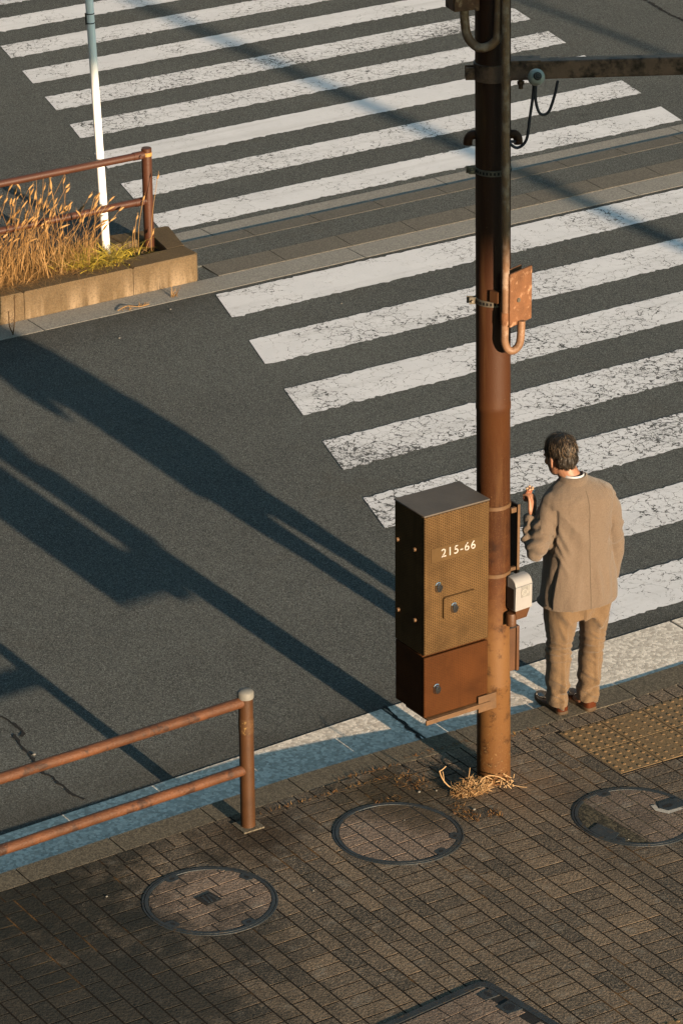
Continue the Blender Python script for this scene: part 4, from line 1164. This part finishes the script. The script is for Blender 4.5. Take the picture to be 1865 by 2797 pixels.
mb.tube([hd(0,.085,.0),hd(0,.104,-.040)],[.009,.015],12); mb.ball(hd(0,.100,-.040),(.017,.013,.011),12,8,RH)
mb.ball(hd(0,.088,-.068),(.024,.010,.007),12,8,RH); mb.ball(hd(0,.085,-.080),(.021,.010,.007),12,8,RH)
mb.tube([(-.015,.025,1.33),(-.03,.038,1.40),hd(0,-.02,-.05)],[.068,.060,.058],20)
loft(mb,[(0,0,.80,.16,.105),(0,0,1.0,.17,.11),(0,0,1.2,.17,.10),(0,0,1.27,.15,.085),(-.01,.02,1.345,.07,.055)])
limb(mb,[SH_L-Vector((-.01,0,.02)),EL_L,WR_L],[.040,.038,.027]); limb(mb,[SH_R-Vector((.01,0,.02)),EL_R,WR_R],[.040,.038,.027])
limb(mb,[(-.09,0,.78),(-.104,.0,.45),(-.113,.0,.09)],[.075,.050,.034]); limb(mb,[(.095,0,.78),(.110,.0,.45),(.074,-.016,.09)],[.075,.050,.034])
mb.ball((-.108,.07,.045),(.028,.08,.026)); mb.ball((.05,.06,.045),(.035,.09,.03))
# left hand: palm and five bent fingers closing on the bread
fwd=(HD_L-WR_L).normalized(); acr=Vector((.78,.50,.0)); acr=(acr-fwd*acr.dot(fwd)).normalized(); pal=fwd.cross(acr).normalized()
RP=Matrix((acr,pal,fwd)).transposed()
pc=WR_L+fwd*.055
mb.ball(pc,(.040,.018,.048),18,12,RP); mb.ball(pc+acr*.0+fwd*.02,(.038,.016,.03),16,10,RP)
sg=1 if pal.y>0 else -1
curl=pal*sg
for i,(o_,L) in enumerate(((-.030,.060),(-.010,.070),(.010,.066),(.029,.052))):
    b0=pc+acr*o_+fwd*.040; k1=b0+fwd*(L*.42)+curl*.006; k2=k1+fwd*(L*.18)+curl*(L*.32); k3=k2-fwd*(L*.05)+curl*(L*.26)
    pts,rs=smoothpath([b0-fwd*.02,b0,k1,k2,k3],[.0095,.0095,.0088,.008,.0068],3); mb.tube(pts,rs,10); mb.ball(k3,.0068,10,8); mb.ball(b0,.0098,10,8); mb.ball(k1,.009,10,8)
th0=pc-acr*.0+curl*.008+acr*.034-fwd*.018; 
pts,rs=smoothpath([th0,th0+acr*.020+fwd*.022+curl*.014,th0+acr*.016+fwd*.046+curl*.026,th0+acr*.004+fwd*.064+curl*.034],[.014,.0115,.010,.0078],3)
mb.tube(pts,rs,10); mb.ball(pts[-1],.0078,10,8)
# right hand, resting by the front of the jacket
rf=Vector((-.15,.35,-.9)).normalized(); ra=Vector((.3,.9,.3)); ra=(ra-rf*ra.dot(rf)).normalized(); rp_=rf.cross(ra); RR=Matrix((ra,rp_,rf)).transposed()
qc=WR_R+rf*.06; mb.ball(qc,(.038,.017,.05),16,10,RR)
for o_,L in ((-.029,.06),(-.010,.072),(.010,.068),(.028,.056)):
    b0=qc+ra*o_+rf*.045; pts,rs=smoothpath([b0-rf*.02,b0,b0+rf*L*.5-rp_*.006,b0+rf*L*.95-rp_*.022],[.0095,.0092,.0085,.007],3); mb.tube(pts,rs,10); mb.ball(pts[-1],.007,8,6)
b0=qc+ra*.034-rf*.015; pts,rs=smoothpath([b0,b0+ra*.022+rf*.022-rp_*.008,b0+ra*.026+rf*.05-rp_*.016],[.013,.0105,.008],3); mb.tube(pts,rs,10); mb.ball(pts[-1],.008,8,6)
me=remeshed(mb,.0042,2); place(me,"body",SKIN,t)

# jacket
mb=MB()
loft(mb,[(.0,.0,.685,.240,.160,2.4),(.0,.0,.76,.240,.158,2.4),(.0,.002,.85,.232,.152,2.4),(-.004,.004,.95,.210,.145,2.4),(-.008,.005,1.06,.194,.140,2.5),(-.008,.004,1.16,.196,.138,2.7),(-.004,.002,1.24,.208,.132,2.8),(-.003,.0,1.30,.214,.122,2.7),(-.004,.0,1.335,.205,.108,2.5),(-.006,.005,1.365,.172,.095,2.2),(-.014,.016,1.392,.120,.080,2.1),(-.022,.026,1.412,.078,.070,2.1)],44)
P,rs=smoothpath([SH_L+Vector((.03,0,-.005)),SH_L+Vector((-.018,.0,-.045)),(-.235,-.015,1.17),EL_L+Vector((-.008,-.0,-.005)),(-.284,.012,1.085),(-.276,.042,1.145),WR_L+Vector((.0,.004,.022))],[.056,.066,.067,.064,.060,.053,.045],4)
mb.tube(P,rs,22); mb.ball(SH_L,.064,18,12); mb.ball(EL_L+Vector((-.008,-.0,-.006)),.066,16,12)
P,rs=smoothpath([SH_R+Vector((-.03,0,-.012)),SH_R+Vector((.016,.0,-.050)),(.216,-.005,1.17),(.236,-.010,1.05),(.240,.010,.92),(.232,.035,.775)],[.052,.064,.064,.059,.055,.051],5)
mb.tube(P,rs,22); mb.ball(SH_R-Vector((.004,0,.008)),.056,18,12)
me=remeshed(mb,.0065,5)
def seg_d(p,a,b):
    ab=b-a; s=max(0,min(1,(p-a).dot(ab)/ab.length_squared)); return (p-(a+ab*s)).length,s
def smin(x,a,b): return max(0,min(1,(x-a)/(b-a)))
def jacket_fold(p,n_):
    d=.004*noise.noise(p*9)-.006*max(0,.25-abs(noise.noise(Vector((p.x*9,p.y*9,p.z*5)))))+.002*noise.noise(Vector((p.x*26,p.y*26,p.z*9)))
    dl,sl=seg_d(p,SH_L,EL_L); df,sf=seg_d(p,EL_L,WR_L); dr,sr=seg_d(p,SH_R,EL_R); dw,sw=seg_d(p,EL_R,WR_R)
    torso=min(dl,df,dr,dw)>.088
    for q,sq,lim in ((dr,sr,.062),(dl,sl,.066)):      # seam valley where the sleeve hangs against the back
        if p.y<.05 and sq>.12: d-=.011*math.exp(-((q-lim-.012)/.010)**2)
    if torso:
        if p.z<1.02:   # hanging drape at the skirt of the jacket
            k=smin(p.z,1.02,.76); d+=k*.011*sin(p.x*34+1.2*sin(p.z*7))*(.5+.5*noise.noise(Vector((p.x*5,0,p.z*2))))
        # pulls running from the left armpit
        a=Vector((-.19,-.06,1.24)); v=p-a
        if p.x<.08 and v.z<.05:
            ang=atan2(v.x,-v.z); r=v.length
            d+=.0075*sin(ang*9+2.2*noise.noise(Vector((p.x*7,p.z*7,2.0))))*smin(r,.08,.2)*smin(r,.50,.28)*smin(p.x,.06,-.10)
        # left side vent: the front panel sits in under the back flap
        if p.z<1.0 and p.x<-.13:
            b_=-.098+.02*(1.0-p.z); d-=(.015*smin(p.z,1.0,.90)+.006)*smin(p.y,b_-.006,b_+.006)
        if abs(n_.z)>.55 and p.z<.74: return 0
        d+=-.006*math.exp(-((p.z-1.07)/.03)**2)*smin(abs(p.x),.12,.2)*.8
    else:
        if dl<.1 and sl>.1: d+=.0065*sin(p.z*62+p.x*30+2*noise.noise(p*7))*smin(sl,.2,.8)
        if df<.1: d+=.0075*sin(sf*19+3*noise.noise(p*8))*(1-sf*.6)
        if dr<.1: d+=.0035*sin(p.z*48+p.y*30+3*noise.noise(p*6))
        if dw<.1: d+=.0055*sin(p.z*58+p.y*40+3*noise.noise(p*6))*smin(sw,1,.1)
    return d
def jacket_fold2(p,n_):
    d=jacket_fold(p,n_)
    if p.y<.0 and abs(n_.z)<.6 and abs(p.x)<.225:
        for a,b,w_,A_ in CR_J: d+=crease(p.x,p.z,(a,b),w_,A_)*smin(p.y,.0,-.05)
    return d
def crease(x,z,L,w,A):
    # a cloth ridge along a segment on the back of the garment, fading at both ends
    (x0,z0),(x1,z1)=L; dx,dz=x1-x0,z1-z0; l2=dx*dx+dz*dz; t_=((x-x0)*dx+(z-z0)*dz)/l2
    if t_<-.1 or t_>1.1: return 0
    q=abs((x-x0)*dz-(z-z0)*dx)/sqrt(l2); return A*math.exp(-(q/w)**2)*max(0,sin(pi*(t_+.1)/1.2))
CR_T=[((-.165,.60),(-.075,.44),.016,.010),((-.155,.66),(-.06,.56),.014,.008),((-.17,.47),(-.06,.43),.007,.006),((-.16,.43),(-.07,.40),.006,.006),((-.165,.395),(-.075,.375),.006,.006),((-.155,.36),(-.06,.35),.007,.005),
      ((-.17,.24),(-.07,.19),.010,.012),((-.06,.20),(-.16,.135),.010,.013),((-.17,.155),(-.09,.10),.009,.012),((-.06,.12),(-.14,.085),.008,.009),
      ((.055,.62),(.155,.50),.015,.012),((.165,.64),(.09,.52),.014,.009),((.06,.50),(.14,.44),.010,.009),((.055,.455),(.16,.43),.007,.006),((.06,.42),(.165,.395),.006,.006),((.055,.385),(.16,.37),.006,.006),((.05,.34),(.12,.29),.010,.008),
      ((.035,.25),(.12,.19),.010,.013),((.14,.20),(.045,.145),.010,.012),((.03,.14),(.10,.10),.009,.011)]
CR_J=[((-.20,1.23),(-.10,1.02),.013,.010),((-.205,1.17),(-.13,.98),.010,.010),((-.16,1.26),(-.06,1.14),.014,.006),((-.20,1.08),(-.12,.90),.012,.008),((.19,1.22),(.13,1.05),.012,.007),((.20,1.12),(.15,.92),.012,.007),((-.05,.98),(-.08,.72),.020,.007),((.05,.96),(.07,.71),.018,.008),((.13,.94),(.15,.70),.018,.007),((-.02,1.34),(-.13,1.30),.012,.004),((.0,1.33),(.12,1.31),.012,.004)]
displace(me,jacket_fold2)
JK=place(me,"jacket",SUIT,t)
# collar of the jacket, shirt collar
mb=MB(); vs=[];fs=[]; n=40
cc=Vector((-.026,.028,1.390))
for r_,z_ in ((.104,-.036),(.106,-.030),(.094,.006),(.082,.038),(.074,.041),(.068,.026),(.068,-.01)):
    for k in range(n):
        a=2*pi*k/n; s=sin(a); vs.append(cc+Vector((r_*cos(a)*1.0,r_*s*.95,z_-(.055*max(0,s)**1.5)-.012*max(0,s))))
fs=[(i*n+k,i*n+(k+1)%n,(i+1)*n+(k+1)%n,(i+1)*n+k) for i in range(6) for k in range(n)]
mb.add(vs,fs); c_=mb.build("jacket_collar",SUIT,JK,True,angle=80)
mb=MB(); vs=[]
for r_,z_ in ((.066,-.01),(.066,.030),(.063,.050),(.060,.050),(.060,-.01)):
    for k in range(n):
        a=2*pi*k/n; s=sin(a); vs.append(cc+Vector((r_*cos(a),r_*s+.0,z_-(.035*max(0,s)**1.3))))
fs=[(i*n+k,i*n+(k+1)%n,(i+1)*n+(k+1)%n,(i+1)*n+k) for i in range(4) for k in range(n)]
mb.add(vs,fs); mb.build("shirt_collar",SHIRT,t,True,angle=80)
# trousers
mb=MB()
loft(mb,[(0,-.005,.60,.165,.115,2.4),(0,-.005,.72,.185,.125,2.4),(0,0,.86,.18,.12,2.4)],36)
LLEG=[(-0.100,0.000,0.700,0.098,0.115),(-0.102,-0.002,0.580,0.091,0.104),(-0.105,0.000,0.460,0.073,0.082),(-0.108,0.004,0.360,0.070,0.077),(-0.112,0.000,0.260,0.067,0.073),(-0.115,0.000,0.170,0.062,0.070),(-0.113,0.004,0.100,0.057,0.068),(-0.110,0.000,0.055,0.056,0.066)]
RLEG=[(0.112,-0.000,0.700,0.098,0.115),(0.112,-0.004,0.580,0.089,0.102),(0.110,0.000,0.460,0.070,0.080),(0.106,0.004,0.360,0.067,0.076),(0.098,0.000,0.260,0.065,0.073),(0.086,-0.008,0.170,0.063,0.070),(0.074,-0.016,0.100,0.059,0.067),(0.068,-0.020,0.062,0.057,0.065)]
loft(mb,LLEG,30); loft(mb,RLEG,30)
me=remeshed(mb,.0058,4)
def trouser_fold(p,n_):
    d=.003*noise.noise(p*11)
    left=p.x<-.005; cx=-.108 if left else .10; ph=0 if left else 1.7
    back=smin(p.y,.03,-.05)
    # sharp pressed crease down the back
    e=abs(p.x-cx-(.0 if left else .004)); d+=.017*max(0,1-(e/.022 if (p.x-cx)<0 else e/.011))*back*smin(p.z,.68,.55)*(.35+.65*smin(p.z,.42,.2))
    k=math.exp(-((p.z-.40)/.075)**2); d+=k*.0048*sin(p.z*150+ph+5*noise.noise(Vector((p.x*10,p.y*10,p.z*4+ph))))
    k=math.exp(-((p.z-.15)/.07)**2); d+=k*.0065*sin(p.z*55+p.x*30*(1 if left else -1)+p.y*25+ph+4.5*noise.noise(Vector((p.x*9,p.y*9,p.z*5+ph))))
    k=smin(p.z,.5,.62); q=(p.x-cx)*(1 if left else -1)
    d+=k*.008*sin(p.z*22+q*45+ph)*back
    if p.y<.03:
        for a,b,w_,A_ in CR_T: d+=crease(p.x,p.z,(a,b),w_,A_)*smin(p.y,.03,-.02)
    d+=smin(p.z,.52,.44)*smin(p.z,.22,.3)*.003*sin(p.z*33+p.x*60+ph)-.006*max(0,.22-abs(noise.noise(Vector((p.x*12,p.y*12,p.z*5+ph)))))
    return d
displace(me,trouser_fold); place(me,"trousers",TROU,t)

# shoes
def shoe(ax,ay,ang,z0=0):
    Rz=Matrix.Rotation(ang,3,'Z')
    def W(x,y,z): return Rz@Vector((x,y,z))+Vector((ax,ay,z0))
    out=[(0,-.050),(.030,-.044),(.038,-.01),(.036,.05),(.045,.12),(.046,.165),(.036,.205),(.010,.228),(-.014,.224),(-.036,.195),(-.044,.15),(-.040,.10),(-.034,.05),(-.036,-.01),(-.029,-.044)]
    sm=[]; n_=len(out)
    for i in range(n_):
        a,b,c,d=[Vector(out[(i+j)%n_]) for j in (-1,0,1,2)]
        for k in range(3):
            s=k/3; q=.5*((2*b)+(c-a)*s+(2*a-5*b+4*c-d)*s*s+(3*b-a-3*c+d)*s**3); sm.append((q.x,q.y))
    so=MB(); n=len(sm); vs=[]
    for z,k in ((.0,1.0),(.004,1.05),(.022,1.06),(.026,1.02)):
        vs+=[W(x*k,y*k+(.0),z) for x,y in sm]
    fs=[(L*n+i,L*n+(i+1)%n,(L+1)*n+(i+1)%n,(L+1)*n+i) for L in range(3) for i in range(n)]+[tuple(range(n)),tuple(range(3*n,4*n))]
    so.add(vs,fs)
    up=MB(); vs=[]
    def top(y):   # height of the upper along the shoe
        return .092 if y<.03 else .092-.046*min(1,(y-.03)/.13)
    LV=[(0,1.0),(.25,1.03),(.55,1.0),(.8,.86),(.95,.62),(1.0,.3)]
    for h,k in LV:
        for x,y in sm:
            yy=y*(.55+.45*k) if y>.1 else y*(.8+.2*k); T=top(y)-.022
            vs.append(W(x*k,yy if y>0 else y*(.9+.1*k),.024+T*h))
    fs=[(L*n+i,L*n+(i+1)%n,(L+1)*n+(i+1)%n,(L+1)*n+i) for L in range(len(LV)-1) for i in range(n)]+[tuple(range((len(LV)-1)*n,len(LV)*n))]
    up.add(vs,fs)
    o=up.build("shoe",SHOE,MAN,True,angle=60); so.build("sole",SOLE,o,True,angle=40)
shoe(-.100,-.005,radians(6)); shoe(.072,-.025,radians(12))

# hair
mb=MB()
mb.ball(hd(0,-.022,.040),(.083,.102,.089),26,18,RH); mb.ball(hd(0,-.058,-.015),(.072,.055,.065),22,14,RH)
for s in (-1,1): mb.ball(hd(s*.062,-.004,.040),(.020,.048,.046),14,10,RH)
me=remeshed(mb,.005,3)
hs=HC
displace(me,lambda p,n_:.005*noise.noise(Vector((p.x*60,p.y*60,p.z*22)))+.003*noise.noise(p*130))
H=place(me,"hair",HAIR,t)
at=me.attributes.new("tint",'FLOAT','FACE'); at.data.foreach_set("value",[.15]*len(me.polygons))
mb=MB(); rnd=random.Random(12); me.update(); polys=[p for p in me.polygons]
crown=hd(.005,-.045,.125); down=(RH@Vector((0,-.35,-1))).normalized()
for i in range(2600):
    pl=polys[rnd.randrange(len(polys))]; c=Vector(pl.center); nn=Vector(pl.normal)
    loc=RH.transposed()@(c-HC)
    if loc.z<-.075 or loc.y>.06: continue
    dirv=(c-crown); dirv=dirv-nn*dirv.dot(nn)
    if dirv.length<.005: continue
    dirv=(dirv.normalized()*.8+down*.45); dirv=(dirv-nn*dirv.dot(nn)).normalized()
    dirv=(dirv+nn.cross(dirv)*rnd.gauss(0,.35)).normalized()
    L=rnd.uniform(.02,.045)*(1.15 if loc.z>.03 else .6); side=nn.cross(dirv)*rnd.uniform(.0008,.0018)
    lift=rnd.uniform(.002,.006); vs=[]
    for k in range(4):
        s=k/3; q=c+nn*(lift*sin(pi*min(1,s*.9+.1)))+dirv*(L*s)-nn*(L*L*s*s*4.2); vs+=[q-side*(1-s*.6),q+side*(1-s*.6)]
    mb.add(vs,[(0,1,3,2),(2,3,5,4),(4,5,7,6)],(rnd.random()**1.3)*(1.0 if loc.z>.02 else .8))
mb.build("hair_strands",HAIR,H,True)

# bread and its paper, held in the hand
bp=Vector((MANX,MANY,.012))
bw=HD_L+fwd*.055+curl*.03
bw_world=Matrix.Rotation(MYAW,3,'Z')@Vector((bw.x*.955,bw.y,bw.z))+bp
t=thing("bread","bitten piece of red-brown filled bread in the man's raised hand","food",bw_world)
mb=MB(); mb.ball((0,0,0),(.024,.018,.038),14,10,Matrix.Rotation(.5,3,'Y')); mb.ball((.01,.0,.026),(.020,.016,.018),12,8)
me=remeshed(mb,.004,1); displace(me,lambda p,n_:.006*noise.noise(p*60)); place(me,"filling",BREAD,t)
mb=MB(); r3=random.Random(3)
for k in range(6):
    a=2*pi*k/6; mb.ball((.018*cos(a)+.012,.015*sin(a),.038+r3.gauss(0,.004)),(.010,.008,.006),8,6)
mb.build("crumb",worn("bread_crumb",(.28,.19,.12),.8,.2,60,200,.002),t,True)
t=thing("paper_wrapper","pale crumpled paper wrapper behind the bread","paper",bw_world+Vector((.035,.012,-.010)))
mb=MB(); n=8; vs=[]
for i in range(n+1):
    for j in range(n+1):
        u=(i/n-.5)*.06; v=(j/n-.5)*.045
        vs.append(Vector((u*.85+.02*v,u*.25+.014*noise.noise(Vector((u*40,v*40,1))),v*.9+u*.25+.01*noise.noise(Vector((u*30,v*30,5))))))
mb.add(vs,[(i*(n+1)+j,(i+1)*(n+1)+j,(i+1)*(n+1)+j+1,i*(n+1)+j+1) for i in range(n) for j in range(n)])
o=mb.build("sheet",WRAP,t); sd=o.modifiers.new("th",'SOLIDIFY'); sd.thickness=.0012

# ------------------------------------------------------------------ outside the frame
# a footbridge behind the viewpoint that shades the upper part of the poles, and two street poles that throw the long shadows on the far lanes
t=thing("footbridge","grey concrete footbridge deck with a parapet behind the viewpoint","footbridge",(-9,-25.2,0))
mb=MB(); mb.bx(-26,40,-2.1,1.95,8.07,9.1); mb.build("deck",DECKM,t,loc=(0,0,0))
mb=MB(); mb.bx(-26,40,1.78,1.93,9.102,10.15); mb.bx(-26,40,-2.05,-1.9,9.102,10.15); mb.split("parapet",DECKM,t)
mb=MB(); mb.bx(-24,-23.2,-1.2,1.2,-.05,8.068); mb.bx(36,36.8,-1.2,1.2,-.05,8.068); mb.split("pier",DECKM,t)
for x,y,r,h,lab in ((6.15,-10.5,.095,5.9,"grey lamp post on the pavement far right of the crossing"),(9.2,-7,.055,5.5,"thin grey sign post on the pavement beyond the lamp post")):
    t=thing("street_pole",lab,"pole",(x,y,0)); mb=MB(); mb.lathe([(r*1.3,-.05),(r*1.3,.35),(r,.42),(r*.85,h),(.01,h+.02)],n=24); mb.build("shaft",DKST,t,True)
    mb=MB(); mb.box((0,.5,h-.1),(.09,1.1,.07)); mb.box((0,1.1,h-.09),(.22,.55,.1)); mb.build("lamp_arm",DKST,t,bevel=.01)

# unseen blocks added around the junction to cut low sky light on upright faces
OFFW=worn("added_block_wall",(.16,.14,.125),.9,.15,.5,8,.01); OFFG=NT("added_block_glass").out((.03,.035,.04),.15,None,0,.5)
for nm,lab,x0,x1,y0,y1,h in (("added_building","unseen brown block added left of the junction to cut sky light",-40,-22,-30,60,30),("added_building","unseen brown block added across the junction to cut sky light",-24,70,48,64,24),("added_building","unseen brown block added right of the junction to cut sky light",44,60,-4,42,26)):
    t=thing(nm,lab,"building",(x0,y0,0)); mb=MB(); mb.bx(0,x1-x0,0,y1-y0,-.05,h); mb.build("wall",OFFW,t)
    sx = x1-x0 if x0<0 and y0<0 else 0
    for fl in range(7):
        mb=MB(); z=1.2+fl*3.4
        if y0>40: mb.bx(2,x1-x0-2,-.06,-.002,z,z+1.9)
        elif x0<0: mb.bx(x1-x0+.002,x1-x0+.06,2,y1-y0-2,z,z+1.9)
        else: mb.bx(-.06,-.002,2,y1-y0-2,z,z+1.9)
        mb.build("window",OFFG,t)
t=thing("added_building","unseen low brown block added behind the footbridge to cut sky light","building",(-60,-64,0))
mb=MB(); mb.bx(0,140,0,10,-.05,7.6); mb.build("wall",OFFW,t)
for z in (1.0,4.4): mb=MB(); mb.bx(2,138,10.002,10.06,z,z+1.9); mb.build("window",OFFG,t)
